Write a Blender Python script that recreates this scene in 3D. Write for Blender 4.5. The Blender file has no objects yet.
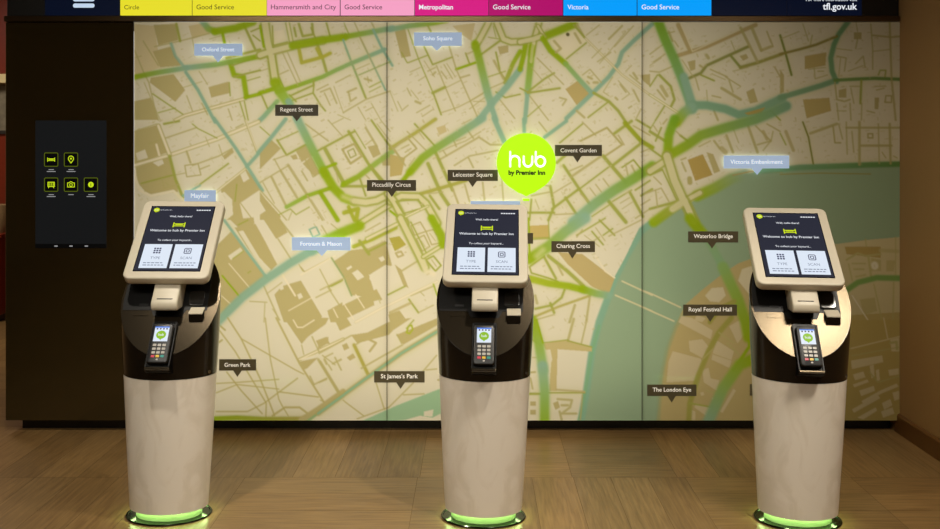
import bpy, bmesh, math, random
import numpy as np
from mathutils import Vector, Matrix

S = bpy.context.scene
COL = S.collection
random.seed(7)
PI = math.pi

# ------------------------------------------------------------------ camera
F, HX, HY, CH = 950.0, 475.0, 146.0, 1.5          # focal length in px, vanishing point, eye height
cam_d = bpy.data.cameras.new('camera')
cam_d.sensor_width = 36.0
cam_d.lens = F * 36.0 / 940.0
cam_d.shift_x = (470.0 - HX) / 940.0
cam_d.shift_y = -(264.5 - HY) / 940.0
cam_d.clip_start = 0.05
cam = bpy.data.objects.new('camera', cam_d)
cam.location = (0, 0, CH)
cam.rotation_euler = (PI / 2, 0, 0)
COL.objects.link(cam)
S.camera = cam

# ------------------------------------------------------------------ world, exposure
w = bpy.data.worlds.new('world')
S.world = w
w.use_nodes = True
w.node_tree.nodes['Background'].inputs[0].default_value = (1.0, 0.8, 0.55, 1)
w.node_tree.nodes['Background'].inputs[1].default_value = 0.05
S.view_settings.view_transform = 'Standard'
S.view_settings.look = 'None'
S.view_settings.exposure = 0.0
S.view_settings.gamma = 1.0
S.cycles.use_denoising = True
S.cycles.max_bounces = 8

# ------------------------------------------------------------------ lights
def area(name, loc, target, sx, sy, power, col, spread=PI):
    d = bpy.data.lights.new(name, 'AREA')
    d.shape = 'RECTANGLE'; d.size = sx; d.size_y = sy
    d.energy = power; d.color = col; d.spread = spread
    o = bpy.data.objects.new(name, d); COL.objects.link(o)
    o.location = loc
    o.rotation_euler = (Vector(target) - Vector(loc)).to_track_quat('-Z', 'Y').to_euler()
    return o

def spot(name, loc, target, power, col, angle, blend=0.6, rad=0.04):
    d = bpy.data.lights.new(name, 'SPOT')
    d.energy = power; d.color = col; d.spot_size = math.radians(angle); d.spot_blend = blend
    d.shadow_soft_size = rad
    o = bpy.data.objects.new(name, d); COL.objects.link(o)
    o.location = loc
    o.rotation_euler = (Vector(target) - Vector(loc)).to_track_quat('-Z', 'Y').to_euler()
    return o

WARM = (1.0, 0.95, 0.83)
WARM2 = (1.0, 0.91, 0.77)
area('ceiling_fill', (-0.5, 0.3, 2.88), (-0.5, 0.3, 0.0), 3.4, 1.2, 35, WARM)  # unseen broad overhead fill, added for the room's ambient light
area('wall_washer', (-1.0, 1.25, 2.88), (-0.85, 5.0, 0.7), 2.6, 0.35, 32, WARM, 2.2)
spot('downlight_left', (-1.36, 2.9, 2.86), (-1.2, 3.95, 0.3), 120, WARM2, 66)
spot('downlight_middle', (0.62, 2.9, 2.86), (0.0, 3.95, 0.3), 120, WARM2, 66)
area('downlight_right', (1.86, 2.6, 2.87), (1.25, 3.95, 0.3), 0.6, 0.5, 23, WARM2, 1.7)
area('map_back_light', (-0.38, 5.385, 1.11), (-0.38, 4.9, 1.11), 2.74, 2.08, 33, (1.0, 0.97, 0.92))
area('map_back_light_dim', (1.26, 5.385, 1.11), (1.26, 4.9, 1.11), 0.5, 2.08, 2.6, (1.0, 0.97, 0.92))
area('map_back_light_dimmest', (1.84, 5.385, 1.11), (1.84, 4.9, 1.11), 0.62, 2.08, 0.6, (1.0, 0.93, 0.8))
area('corridor_light', (-4.2, 6.8, 2.85), (-4.2, 7.4, 0.0), 1.0, 1.0, 60, WARM2)

# ------------------------------------------------------------------ materials
def lin(c):
    return tuple(((v / 255.0) / 12.92 if v / 255.0 <= 0.04045 else ((v / 255.0 + 0.055) / 1.055) ** 2.4) for v in c)

def mat(name, rgb, rough=0.5, metal=0.0, emit=None, estr=0.0, coat=0.0, bump=0.0, bscale=60.0, var=0.0, spec=None):
    m = bpy.data.materials.new(name); m.use_nodes = True
    nt = m.node_tree; b = nt.nodes['Principled BSDF']
    c = lin(rgb)
    b.inputs['Base Color'].default_value = (*c, 1)
    b.inputs['Roughness'].default_value = rough
    b.inputs['Metallic'].default_value = metal
    if spec is not None: b.inputs['Specular IOR Level'].default_value = spec
    if coat:
        b.inputs['Coat Weight'].default_value = coat
        b.inputs['Coat Roughness'].default_value = 0.03
    if emit:
        b.inputs['Emission Color'].default_value = (*lin(emit), 1)
        b.inputs['Emission Strength'].default_value = estr
    if bump or var:
        tc = nt.nodes.new('ShaderNodeTexCoord'); n = nt.nodes.new('ShaderNodeTexNoise')
        n.inputs['Scale'].default_value = bscale; n.inputs['Detail'].default_value = 4
        nt.links.new(tc.outputs['Object'], n.inputs['Vector'])
        if var:
            r = nt.nodes.new('ShaderNodeMix'); r.data_type = 'RGBA'
            r.inputs[6].default_value = (*[v * (1 - var) for v in c], 1)
            r.inputs[7].default_value = (*[min(1, v * (1 + var)) for v in c], 1)
            nt.links.new(n.outputs['Fac'], r.inputs[0])
            nt.links.new(r.outputs[2], b.inputs['Base Color'])
        if bump:
            bp = nt.nodes.new('ShaderNodeBump'); bp.inputs['Strength'].default_value = bump
            bp.inputs['Distance'].default_value = 0.002
            nt.links.new(n.outputs['Fac'], bp.inputs['Height'])
            nt.links.new(bp.outputs['Normal'], b.inputs['Normal'])
    return m

def screen(name, rgb, k=1.0):
    m = mat(name, (4, 4, 4), 0.4, emit=rgb, estr=k, spec=0.12)
    return m

M = {}
M['map'] = None
M['glass_dark'] = mat('dark_bronze_glass', (46, 36, 16), 0.08, coat=0.6)
M['black'] = mat('black_paint', (12, 10, 8), 0.45)
M['plinth'] = mat('black_plinth', (14, 11, 8), 0.35)
M['bronze_trim'] = mat('bronze_trim', (92, 74, 50), 0.28, metal=0.9)
M['wall'] = mat('tan_wall_paint', (172, 134, 84), 0.7, bump=0.15, bscale=180, var=0.04)
M['wall_pale'] = mat('beige_wall_paint', (190, 165, 125), 0.75, bump=0.1, bscale=120)
M['ceil'] = mat('dark_ceiling_paint', (120, 104, 84), 0.8, bump=0.1, bscale=90)
M['base_wood'] = mat('brown_baseboard', (112, 74, 36), 0.35, bump=0.1, bscale=30, var=0.1)
M['partition'] = mat('partition_black', (20, 16, 12), 0.6)
M['housing'] = mat('cream_plastic', (198, 189, 168), 0.42)
M['shell'] = None
M['body_black'] = mat('gloss_black_shell', (13, 10, 8), 0.22, coat=0.3)
M['console'] = None
M['acrylic'] = mat('black_acrylic', (7, 6, 5), 0.4, spec=0.2)
M['slot'] = mat('slot_black', (6, 5, 5), 0.6)
M['chrome'] = mat('chrome', (210, 205, 195), 0.15, metal=1.0)
M['plate_metal'] = mat('dark_polished_base', (46, 56, 40), 0.14, metal=0.9)
M['band'] = mat('pale_band', (150, 165, 128), 0.45, emit=(150, 205, 100), estr=0.18)
M['led'] = mat('green_led_strip', (200, 230, 160), 0.5, emit=(195, 240, 150), estr=22)
M['term_black'] = mat('terminal_black', (16, 16, 18), 0.4)
M['key_silver'] = mat('key_silver', (176, 172, 165), 0.4)
M['key_red'] = mat('key_red', (200, 40, 70), 0.4)
M['key_yellow'] = mat('key_yellow', (220, 180, 40), 0.4)
M['key_green'] = mat('key_teal', (20, 140, 130), 0.4)
M['label_dark'] = mat('label_dark_olive', (92, 84, 60), 0.45)
M['label_text'] = mat('label_white_lettering', (240, 236, 225), 0.5, emit=(240, 234, 218), estr=0.42)  # emission added to lift the letters above the room light
M['lit_plate'] = mat('label_lit_blue', (150, 170, 195), 0.5, emit=(158, 178, 206), estr=0.62)
M['lit_text'] = mat('label_lit_text', (230, 240, 250), 0.5, emit=(226, 236, 248), estr=0.75)
M['lit_back'] = mat('label_back_light', (220, 235, 240), 0.5, emit=(205, 232, 235), estr=4.5)
M['hub_green'] = mat('sign_lime', (60, 90, 0), 0.4, emit=(192, 255, 0), estr=0.98)
M['hub_back'] = mat('sign_back_light', (220, 255, 190), 0.5, emit=(205, 255, 165), estr=2.6)
M['hub_white'] = mat('sign_white', (240, 255, 235), 0.4, emit=(240, 255, 235), estr=0.9)
M['hub_black'] = mat('sign_black_print', (18, 22, 4), 0.5)
M['scr_dark'] = screen('screen_navy', (40, 42, 56), 1.0)
M['scr_edge'] = mat('screen_border', (10, 11, 15), 0.15)
M['scr_tile'] = screen('screen_tile_white', (222, 232, 246), 1.0)
M['scr_white'] = screen('screen_white_text', (235, 238, 245), 1.0)
M['scr_lime'] = screen('screen_lime', (205, 225, 20), 1.0)
M['scr_grey'] = screen('screen_grey_text', (120, 130, 155), 1.0)
M['scr_ink'] = screen('screen_ink', (50, 52, 90), 1.0)
M['scr_blue'] = screen('screen_blue', (60, 120, 230), 1.0)
M['term_green'] = screen('terminal_green', (140, 190, 30), 1.0)
M['pad_dark'] = screen('tablet_dark', (21, 22, 23), 1.0)
M['pad_black'] = screen('tablet_black', (6, 6, 6), 1.0)
M['pad_lime'] = screen('tablet_lime', (205, 232, 30), 1.0)
M['pad_dim'] = screen('tablet_dim_lime', (84, 96, 14), 1.0)
M['pad_grey'] = screen('tablet_grey', (150, 150, 150), 1.0)
for nm, c in (('navy', (6, 13, 32)), ('yellow', (232, 222, 44)), ('pink', (245, 160, 196)), ('magenta', (214, 22, 130)),
              ('plum', (176, 8, 104)), ('blue', (0, 158, 252)), ('ink', (28, 26, 20)), ('white', (236, 240, 246)), ('ice', (196, 214, 235))):
    M['led_' + nm] = screen('display_' + nm, c, 1.0)
M['red_wood'] = mat('red_brown_wood', (112, 36, 16), 0.3, bump=0.1, bscale=30, var=0.2)
M['cream_trim'] = mat('cream_shelf', (200, 180, 130), 0.6)
M['frame_dark'] = mat('picture_frame_dark', (34, 28, 22), 0.4)
M['print_grey'] = mat('picture_print', (110, 100, 80), 0.6, var=0.5, bscale=25)
M['pot'] = mat('pot_glaze', (60, 55, 45), 0.3)
M['basket'] = mat('basket_weave', (150, 120, 80), 0.7, bump=0.8, bscale=90, var=0.4)

def marble():
    m = mat('pearl_marble_shell', (226, 214, 190), 0.36, coat=0.25)
    nt = m.node_tree; b = nt.nodes['Principled BSDF']
    tc = nt.nodes.new('ShaderNodeTexCoord'); n = nt.nodes.new('ShaderNodeTexNoise')
    n.inputs['Scale'].default_value = 5; n.inputs['Detail'].default_value = 6; n.inputs['Distortion'].default_value = 1.6
    mp = nt.nodes.new('ShaderNodeMapping'); mp.inputs['Rotation'].default_value = (0.3, 0.6, 0); mp.inputs['Scale'].default_value = (1.5, 1.5, 1.0)
    cr = nt.nodes.new('ShaderNodeValToRGB')
    e = cr.color_ramp.elements
    e[0].position = 0.42; e[0].color = (*lin((221, 212, 196)), 1)
    e[1].position = 0.56; e[1].color = (*lin((230, 222, 208)), 1)
    k = e.new(0.49); k.color = (*lin((226, 217, 202)), 1)
    nt.links.new(tc.outputs['Object'], mp.inputs['Vector']); nt.links.new(mp.outputs[0], n.inputs['Vector'])
    nt.links.new(n.outputs['Fac'], cr.inputs[0]); nt.links.new(cr.outputs[0], b.inputs['Base Color'])
    return m
M['shell'] = marble()

def brushed():
    m = mat('brushed_bronze_console', (58, 51, 40), 0.24, metal=0.95)
    nt = m.node_tree; b = nt.nodes['Principled BSDF']
    tc = nt.nodes.new('ShaderNodeTexCoord'); n = nt.nodes.new('ShaderNodeTexNoise')
    n.inputs['Scale'].default_value = 260; n.inputs['Detail'].default_value = 2
    bp = nt.nodes.new('ShaderNodeBump'); bp.inputs['Strength'].default_value = 0.25; bp.inputs['Distance'].default_value = 0.0006
    nt.links.new(tc.outputs['Object'], n.inputs['Vector']); nt.links.new(n.outputs['Fac'], bp.inputs['Height'])
    nt.links.new(bp.outputs['Normal'], b.inputs['Normal'])
    return m
M['console'] = brushed()

def map_mat():
    """print on frosted glass: scatters the room's light and lets the light box through; clear gloss on top"""
    m = mat('printed_map_glass', (200, 180, 140), 0.55)
    nt = m.node_tree; out = [n for n in nt.nodes if n.type == 'OUTPUT_MATERIAL'][0]
    nt.nodes.remove(nt.nodes['Principled BSDF'])
    a = nt.nodes.new('ShaderNodeVertexColor'); a.layer_name = 'print'
    d = nt.nodes.new('ShaderNodeBsdfDiffuse'); t = nt.nodes.new('ShaderNodeBsdfTranslucent')
    g = nt.nodes.new('ShaderNodeBsdfGlossy'); g.inputs['Roughness'].default_value = 0.04
    mx = nt.nodes.new('ShaderNodeMixShader'); mx.inputs[0].default_value = 0.55
    m2 = nt.nodes.new('ShaderNodeMixShader'); fr = nt.nodes.new('ShaderNodeFresnel'); fr.inputs['IOR'].default_value = 1.5
    L = nt.links.new
    L(a.outputs['Color'], d.inputs['Color']); L(a.outputs['Color'], t.inputs['Color'])
    L(d.outputs[0], mx.inputs[1]); L(t.outputs[0], mx.inputs[2])
    L(fr.outputs[0], m2.inputs[0]); L(mx.outputs[0], m2.inputs[1]); L(g.outputs[0], m2.inputs[2]); L(m2.outputs[0], out.inputs['Surface'])
    return m
M['map'] = map_mat()

def floor_mat():
    m = mat('oak_planks', (150, 116, 70), 0.32)
    nt = m.node_tree; b = nt.nodes['Principled BSDF']
    uv = nt.nodes.new('ShaderNodeUVMap'); uv.uv_map = 'UVMap'
    mp = nt.nodes.new('ShaderNodeMapping'); mp.inputs['Scale'].default_value = (2.2, 34.0, 1.0)
    n = nt.nodes.new('ShaderNodeTexNoise'); n.inputs['Scale'].default_value = 2.2; n.inputs['Detail'].default_value = 7; n.inputs['Distortion'].default_value = 0.5
    cr = nt.nodes.new('ShaderNodeValToRGB'); e = cr.color_ramp.elements
    e[0].position = 0.3; e[0].color = (*lin((126, 96, 57)), 1)
    e[1].position = 0.72; e[1].color = (*lin((160, 127, 80)), 1)
    at = nt.nodes.new('ShaderNodeVertexColor'); at.layer_name = 'tone'
    mx = nt.nodes.new('ShaderNodeMix'); mx.data_type = 'RGBA'; mx.blend_type = 'MULTIPLY'; mx.inputs[0].default_value = 1.0
    L = nt.links.new
    L(uv.outputs[0], mp.inputs['Vector']); L(mp.outputs[0], n.inputs['Vector']); L(n.outputs['Fac'], cr.inputs[0])
    L(cr.outputs[0], mx.inputs[6]); L(at.outputs['Color'], mx.inputs[7]); L(mx.outputs[2], b.inputs['Base Color'])
    bp = nt.nodes.new('ShaderNodeBump'); bp.inputs['Strength'].default_value = 0.2; bp.inputs['Distance'].default_value = 0.001
    L(n.outputs['Fac'], bp.inputs['Height']); L(bp.outputs['Normal'], b.inputs['Normal'])
    return m
M['floor'] = floor_mat()
M['grout'] = mat('floor_joint', (122, 100, 68), 0.7)

# ------------------------------------------------------------------ mesh helpers
class MB:
    def __init__(self):
        self.v = []; self.f = []; self.m = []
    def add(self, verts, faces, m=0):
        o = len(self.v)
        self.v += [tuple(p) for p in verts]
        self.f += [tuple(i + o for i in f) for f in faces]
        self.m += [m] * len(faces)
    def poly(self, pts, m=0):
        self.add(pts, [tuple(range(len(pts)))], m)
    def box(self, x0, x1, y0, y1, z0, z1, m=0, fr=None):
        P = [(x0, y0, z0), (x1, y0, z0), (x1, y1, z0), (x0, y1, z0), (x0, y0, z1), (x1, y0, z1), (x1, y1, z1), (x0, y1, z1)]
        if fr: P = [fr(*p) for p in P]
        self.add(P, [(0, 3, 2, 1), (4, 5, 6, 7), (0, 1, 5, 4), (1, 2, 6, 5), (2, 3, 7, 6), (3, 0, 4, 7)], m)
    def prism(self, pts, t0, t1, fr, m=0, mtop=None):
        """pts: outline (a,b), counter-clockwise seen from +t; fr(a,b,t) -> point"""
        n = len(pts)
        self.add([fr(a, b, t0) for a, b in pts] + [fr(a, b, t1) for a, b in pts],
                 [tuple(range(n - 1, -1, -1))] + [(i, (i + 1) % n, n + (i + 1) % n, n + i) for i in range(n)], m)
        self.poly([fr(a, b, t1) for a, b in pts], m if mtop is None else mtop)
    def text(self, s, fr, cx, cy, width=None, height=None, m=0, t=0.0, bold=0.0, align='C'):
        vs, fs, (x0, x1, y0, y1) = text_geo(s, bold)
        k = width / (x1 - x0) if width else height / (y1 - y0)
        ox = {'C': (x0 + x1) / 2, 'L': x0, 'R': x1}[align]
        oy = (y0 + y1) / 2
        self.add([fr(cx + (x - ox) * k, cy + (y - oy) * k, t) for x, y in vs], fs, m)
    def stroke(self, pts, w, fr, m=0, t=0.0, closed=False, cap=True):
        """flat line of constant width with round ends"""
        pts = [Vector((a, b)) for a, b in pts]
        seg = list(zip(pts, pts[1:])) + ([(pts[-1], pts[0])] if closed else [])
        for a, b in seg:
            d = (b - a).normalized(); nrm = Vector((-d.y, d.x)) * w / 2
            q = [a - nrm, b - nrm, b + nrm, a + nrm]
            self.poly([fr(p.x, p.y, t) for p in q], m)
        if cap:
            for j, p in enumerate(pts):
                self.poly([fr(p.x + w / 2 * math.cos(k * PI / 6), p.y + w / 2 * math.sin(k * PI / 6), t + 0.00002) for k in range(12)], m)
    def build(self, name, mats, parent=None, bevel=0.0, seg=2, smooth=None, merge=True):
        me = bpy.data.meshes.new(name)
        me.from_pydata(self.v, [], self.f)
        for x in (mats if isinstance(mats, (list, tuple)) else [mats]): me.materials.append(x)
        me.polygons.foreach_set('material_index', self.m)
        bm = bmesh.new(); bm.from_mesh(me)
        if merge: bmesh.ops.remove_doubles(bm, verts=bm.verts, dist=1e-5)
        if bevel:
            ed = [e for e in bm.edges if len(e.link_faces) == 2 and e.calc_face_angle(0) > 0.5]
            bmesh.ops.bevel(bm, geom=ed, offset=bevel, segments=seg, profile=0.5, affect='EDGES', clamp_overlap=True)
        bm.to_mesh(me); bm.free()
        if smooth:
            me.polygons.foreach_set('use_smooth', [True] * len(me.polygons))
            me.set_sharp_from_angle(angle=math.radians(smooth))
        o = bpy.data.objects.new(name, me); COL.objects.link(o)
        if parent: o.parent = parent
        return o

_tc = {}
def text_geo(s, bold=0.0):
    key = (s, bold)
    if key in _tc: return _tc[key]
    c = bpy.data.curves.new('lettering', 'FONT')
    c.body = s; c.size = 1.0; c.resolution_u = 3; c.offset = bold
    o = bpy.data.objects.new('lettering', c)
    me = bpy.data.meshes.new_from_object(o)
    vs = [(p.co.x, p.co.y) for p in me.vertices]
    fs = [tuple(p.vertices) for p in me.polygons]
    fs = [f if sum((vs[f[i]][0] * vs[f[(i + 1) % len(f)]][1] - vs[f[(i + 1) % len(f)]][0] * vs[f[i]][1]) for i in range(len(f))) > 0 else f[::-1] for f in fs]
    xs = [p[0] for p in vs]; ys = [p[1] for p in vs]
    bpy.data.objects.remove(o); bpy.data.meshes.remove(me); bpy.data.curves.remove(c)
    _tc[key] = (vs, fs, (min(xs), max(xs), min(ys), max(ys)))
    return _tc[key]

def tag(o, label, cat, group=None):
    o['label'] = label; o['category'] = cat
    if group: o['group'] = group
    return o
def struct(o, label=None):
    o['kind'] = 'structure'
    if label: o['label'] = label
    return o
def empty(name, loc=(0, 0, 0), rot=(0, 0, 0)):
    o = bpy.data.objects.new(name, None); o.empty_display_size = 0.1
    COL.objects.link(o); o.location = loc; o.rotation_euler = rot
    return o
def copy_tree(o, parent=None):
    c = o.copy(); COL.objects.link(c); c.parent = parent
    for ch in list(o.children): copy_tree(ch, c)
    return c
def ident(a, b, t): return (a, b, t)
def rrect(x0, x1, y0, y1, r, n=5):
    out = []
    for cx, cy, a0 in ((x1 - r, y0 + r, -PI / 2), (x1 - r, y1 - r, 0), (x0 + r, y1 - r, PI / 2), (x0 + r, y0 + r, PI)):
        for i in range(n + 1):
            a = a0 + (PI / 2) * i / n
            out.append((cx + r * math.cos(a), cy + r * math.sin(a)))
    return out
def circle(cx, cy, r, n=24): return [(cx + r * math.cos(2 * PI * i / n), cy + r * math.sin(2 * PI * i / n)) for i in range(n)]

DW = 4.97                                             # the front of the wall panels
KW = DW / F
def wx(px): return (px - HX) * KW
def wz(py): return CH - (py - HY) * KW
def wfr(d=0.0):
    return lambda a, b, t: (a, DW - d - t, b)          # frame on the wall: a right, b up, t towards the viewer

# ------------------------------------------------------------------ room
YB, YF, XL, XR, ZC = 8.6, -2.6, -6.0, wx(900), 2.9
def plain_box(name, mats, *a, bevel=0.0):
    b = MB(); b.box(*a); return b.build(name, mats, bevel=bevel)

struct(plain_box('ceiling', M['ceil'], XL - .1, XR + .1, YF - .1, YB + .1, ZC, ZC + 0.1))
struct(plain_box('wall_right', M['wall'], XR, XR + 0.1, YF, 5.4, 0, ZC))
struct(plain_box('wall_left', M['wall_pale'], XL - 0.1, XL, YF, YB, 0, ZC))
struct(plain_box('wall_back', M['red_wood'], XL, XR + .1, YB, YB + 0.1, 0, ZC))
struct(plain_box('wall_front', M['wall_pale'], XL, XR + .1, YF - 0.1, YF, 0, ZC))
b = MB()
b.box(wx(6), XR, 5.4, 5.46, 0.061, ZC)                      # back of the light box behind the map
b.box(wx(6), wx(131), 5.002, 5.4, 0.061, ZC)                 # solid part behind the dark glass
b.box(wx(131), XR, 5.002, 5.4, wz(20), ZC)                   # head of the box, carrying the display
b.box(wx(134.3), XR, DW + .004, 5.4, 0.061, 0.0642)
for px in (387, 642): b.box(wx(px - .5), wx(px + .5), DW + .0085, DW + .011, 0.0642, wz(20))    # mullions behind the joints
struct(b.build('wall_center', M['partition'], merge=False))
struct(plain_box('baseboard_center', M['plinth'], wx(15), XR - 0.016, 5.053, 5.38, 0, 0.061))
b = MB()
b.prism([(0, 0), (0.016, 0), (0.016, 0.088), (0.010, 0.1), (0, 0.1)], YF, 5.0, lambda a, c, t: (XR - a, t, c))
struct(b.build('baseboard_right', M['base_wood']))
# bronze rail between the display and the map
b = MB()
b.box(wx(6), wx(898), 4.945, 5.0, wz(22), wz(16.4))
struct(b.build('trim_1', M['bronze_trim'], bevel=0.003))

# floor: oak planks laid in blocks of alternating direction
def build_floor():
    W_ = 0.194
    planks = []                                        # x0,x1,y0,y1,along ('x' or 'y')
    def block(x0, x1, y0, y1, d):
        if d == 'y':
            n = max(1, round((x1 - x0) / W_)); s = (x1 - x0) / n
            for i in range(n): planks.append((x0 + i * s, x0 + (i + 1) * s, y0, y1, 'y'))
        else:
            n = max(1, round((y1 - y0) / W_)); s = (y1 - y0) / n
            for i in range(n): planks.append((x0, x1, y0 + i * s, y0 + (i + 1) * s, 'x'))
    rows = {
        (4.30, 5.08): [(-6, -4.7, 'x'), (-4.7, -3.93, 'y'), (-3.93, -3.15, 'x'), (-3.15, -2.37, 'y'), (-2.37, -1.8, 'y'), (-1.8, -1.02, 'y'), (-1.02, -.25, 'y'), (-.25, .44, 'x'), (.44, .916, 'x'), (.916, 1.69, 'y'), (1.69, 2.35, 'y')],
        (3.52, 4.30): [(-6, -4.7, 'y'), (-4.7, -3.93, 'x'), (-3.93, -3.15, 'y'), (-3.15, -2.37, 'y'), (-2.37, -1.8, 'y'), (-1.8, -1.04, 'y'), (-1.04, -.26, 'x'), (-.26, .07, 'x'), (.07, .445, 'y'), (.445, .95, 'y'), (.95, 1.7, 'x'), (1.7, 2.35, 'x')],
    }
    for (y0, y1), bl in rows.items():
        for x0, x1, d in bl: block(x0, x1, y0, y1, d)
    ys = [(y, y + .776) for y in np.arange(5.08, 8.5, .776)] + [(3.52 - .776 * (k + 1), 3.52 - .776 * k) for k in range(8)]
    for j, (y0, y1) in enumerate(ys):
        x = -6.0; k = j
        while x < 2.3:
            block(x, min(x + .776, 2.35), y0, y1, 'xy'[k % 2]); x += .776; k += 1
    g = 0.0012
    verts = []; faces = []; uvs = []; tone = []
    for x0, x1, y0, y1, d in planks:
        o = len(verts)
        verts += [(x0 + g, y0 + g, 0), (x1 - g, y0 + g, 0), (x1 - g, y1 - g, 0), (x0 + g, y1 - g, 0)]
        faces.append((o, o + 1, o + 2, o + 3))
        ou, ov = random.random() * 40, random.random() * 40
        q = [(x0, y0), (x1, y0), (x1, y1), (x0, y1)]
        uvs += [(ou + (p[0] - x0 if d == 'x' else p[1] - y0), ov + (p[1] - y0 if d == 'x' else p[0] - x0)) for p in q]
        t = random.uniform(0.74, 0.96); h = random.uniform(-.03, .03)
        tone += [(t * (1 + h), t, t * (1 - h), 1)] * 4
    o = len(verts); z = -0.0012
    verts += [(-6.1, YF - .1, z), (2.4, YF - .1, z), (2.4, YB + .1, z), (-6.1, YB + .1, z)]
    faces.append((o, o + 1, o + 2, o + 3)); uvs += [(0, 0)] * 4; tone += [(1, 1, 1, 1)] * 4
    # underside slab so that the floor has thickness
    verts += [(-6.1, YF - .1, -.08), (2.4, YF - .1, -.08), (2.4, YB + .1, -.08), (-6.1, YB + .1, -.08)]
    faces.append((o + 7, o + 6, o + 5, o + 4)); uvs += [(0, 0)] * 4; tone += [(1, 1, 1, 1)] * 4
    me = bpy.data.meshes.new('floor'); me.from_pydata(verts, [], faces)
    me.materials.append(M['floor']); me.materials.append(M['grout'])
    mi = [0] * len(planks) + [1, 1]
    me.polygons.foreach_set('material_index', mi)
    ul = me.uv_layers.new(name='UVMap'); ul.data.foreach_set('uv', np.array(uvs, dtype=np.float32).ravel())
    ca = me.color_attributes.new('tone', 'FLOAT_COLOR', 'CORNER'); ca.data.foreach_set('color', np.array(tone, dtype=np.float32).ravel())
    o = bpy.data.objects.new('floor', me); COL.objects.link(o); struct(o)
build_floor()

# ------------------------------------------------------------------ the printed map
MX0, MX1, MY0, MY1 = 134.0, 900.0, 22.0, 420.4
RS = 0.4                                               # raster step; two of them make one mesh step
class Painter:
    def __init__(self):
        self.w = int(round((MX1 - MX0) / RS)) + 2; self.h = int(round((MY1 - MY0) / RS)) + 2
        self.a = np.zeros((self.h, self.w, 3), dtype=np.float32)
        self.halo = np.zeros((self.h, self.w), dtype=np.float32)
        self.ctx(0, 0, 1)
    def ctx(self, x0, y0, s): self.x0, self.y0, self.s = x0, y0, s
    def P(self, pts): return [(((x / self.s + self.x0) - MX0) / RS, ((y / self.s + self.y0) - MY0) / RS) for x, y in pts]
    def win(self, p, m):
        xs = [q[0] for q in p]; ys = [q[1] for q in p]
        a, b_, c, d = max(0, int(min(xs) - m)), min(self.w, int(max(xs) + m) + 2), max(0, int(min(ys) - m)), min(self.h, int(max(ys) + m) + 2)
        return (a, b_, c, d) if b_ > a and d > c else None
    def blend(self, wn, al, col):
        a, b_, c, d = wn
        r = self.a[c:d, a:b_]
        r += (np.asarray(col, dtype=np.float32) - r) * al[..., None]
    def poly(self, pts, col, alpha=1.0, soft=0):
        p = self.P(pts); wn = self.win(p, 3)
        if not wn: return
        a, b_, c, d = wn
        X, Y = np.meshgrid(np.arange(a, b_), np.arange(c, d))
        ins = np.zeros(X.shape, bool)
        for (x1, y1), (x2, y2) in zip(p, p[1:] + p[:1]):
            if y1 == y2: continue
            cr = ((y1 > Y) != (y2 > Y)) & (X < (x2 - x1) * (Y - y1) / (y2 - y1) + x1)
            ins ^= cr
        al = ins.astype(np.float32)
        self.blend(wn, al * alpha, col)
    def line(self, pts, wd, c0, c1=None, soft=0.3, alpha=1.0, closed=False, halo=0):
        p = self.P(pts)
        if closed: p = p + p[:1]
        hw = wd / self.s / RS / 2
        sp = max(0.9, soft * hw)
        wn = self.win(p, hw + sp + 2)
        if not wn: return
        a, b_, c, d = wn
        X, Y = np.meshgrid(np.arange(a, b_, dtype=np.float32), np.arange(c, d, dtype=np.float32))
        best = np.full(X.shape, 1e9, np.float32); par = np.zeros(X.shape, np.float32)
        ln = [math.hypot(q[0] - r[0], q[1] - r[1]) for q, r in zip(p, p[1:])]
        tot = sum(ln) or 1; acc = 0
        for (x1, y1), (x2, y2), L in zip(p, p[1:], ln):
            if L == 0: continue
            t = np.clip(((X - x1) * (x2 - x1) + (Y - y1) * (y2 - y1)) / (L * L), 0, 1)
            dd = np.hypot(X - x1 - t * (x2 - x1), Y - y1 - t * (y2 - y1))
            k = dd < best
            best[k] = dd[k]; par[k] = ((acc + t * L) / tot)[k]
            acc += L
        al = np.clip((hw + sp - best) / (2 * sp), 0, 1)
        al = al * al * (3 - 2 * al) * alpha
        if halo:
            hv = self.halo[c:d, a:b_]; np.maximum(hv, al * halo, out=hv)
        if c1 is None: self.blend(wn, al, c0)
        else:
            e = par[..., None]
            self.blend(wn, al, np.asarray(c0, np.float32) * (1 - e) + np.asarray(c1, np.float32) * e)

K = (214, 203, 170); T = (180, 165, 108); O = (176, 164, 102); G = (142, 164, 24); E = (136, 168, 136); R = (144, 163, 126)
OG = (158, 160, 72); LT = (222, 208, 170); DK = (96, 88, 50)

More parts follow.
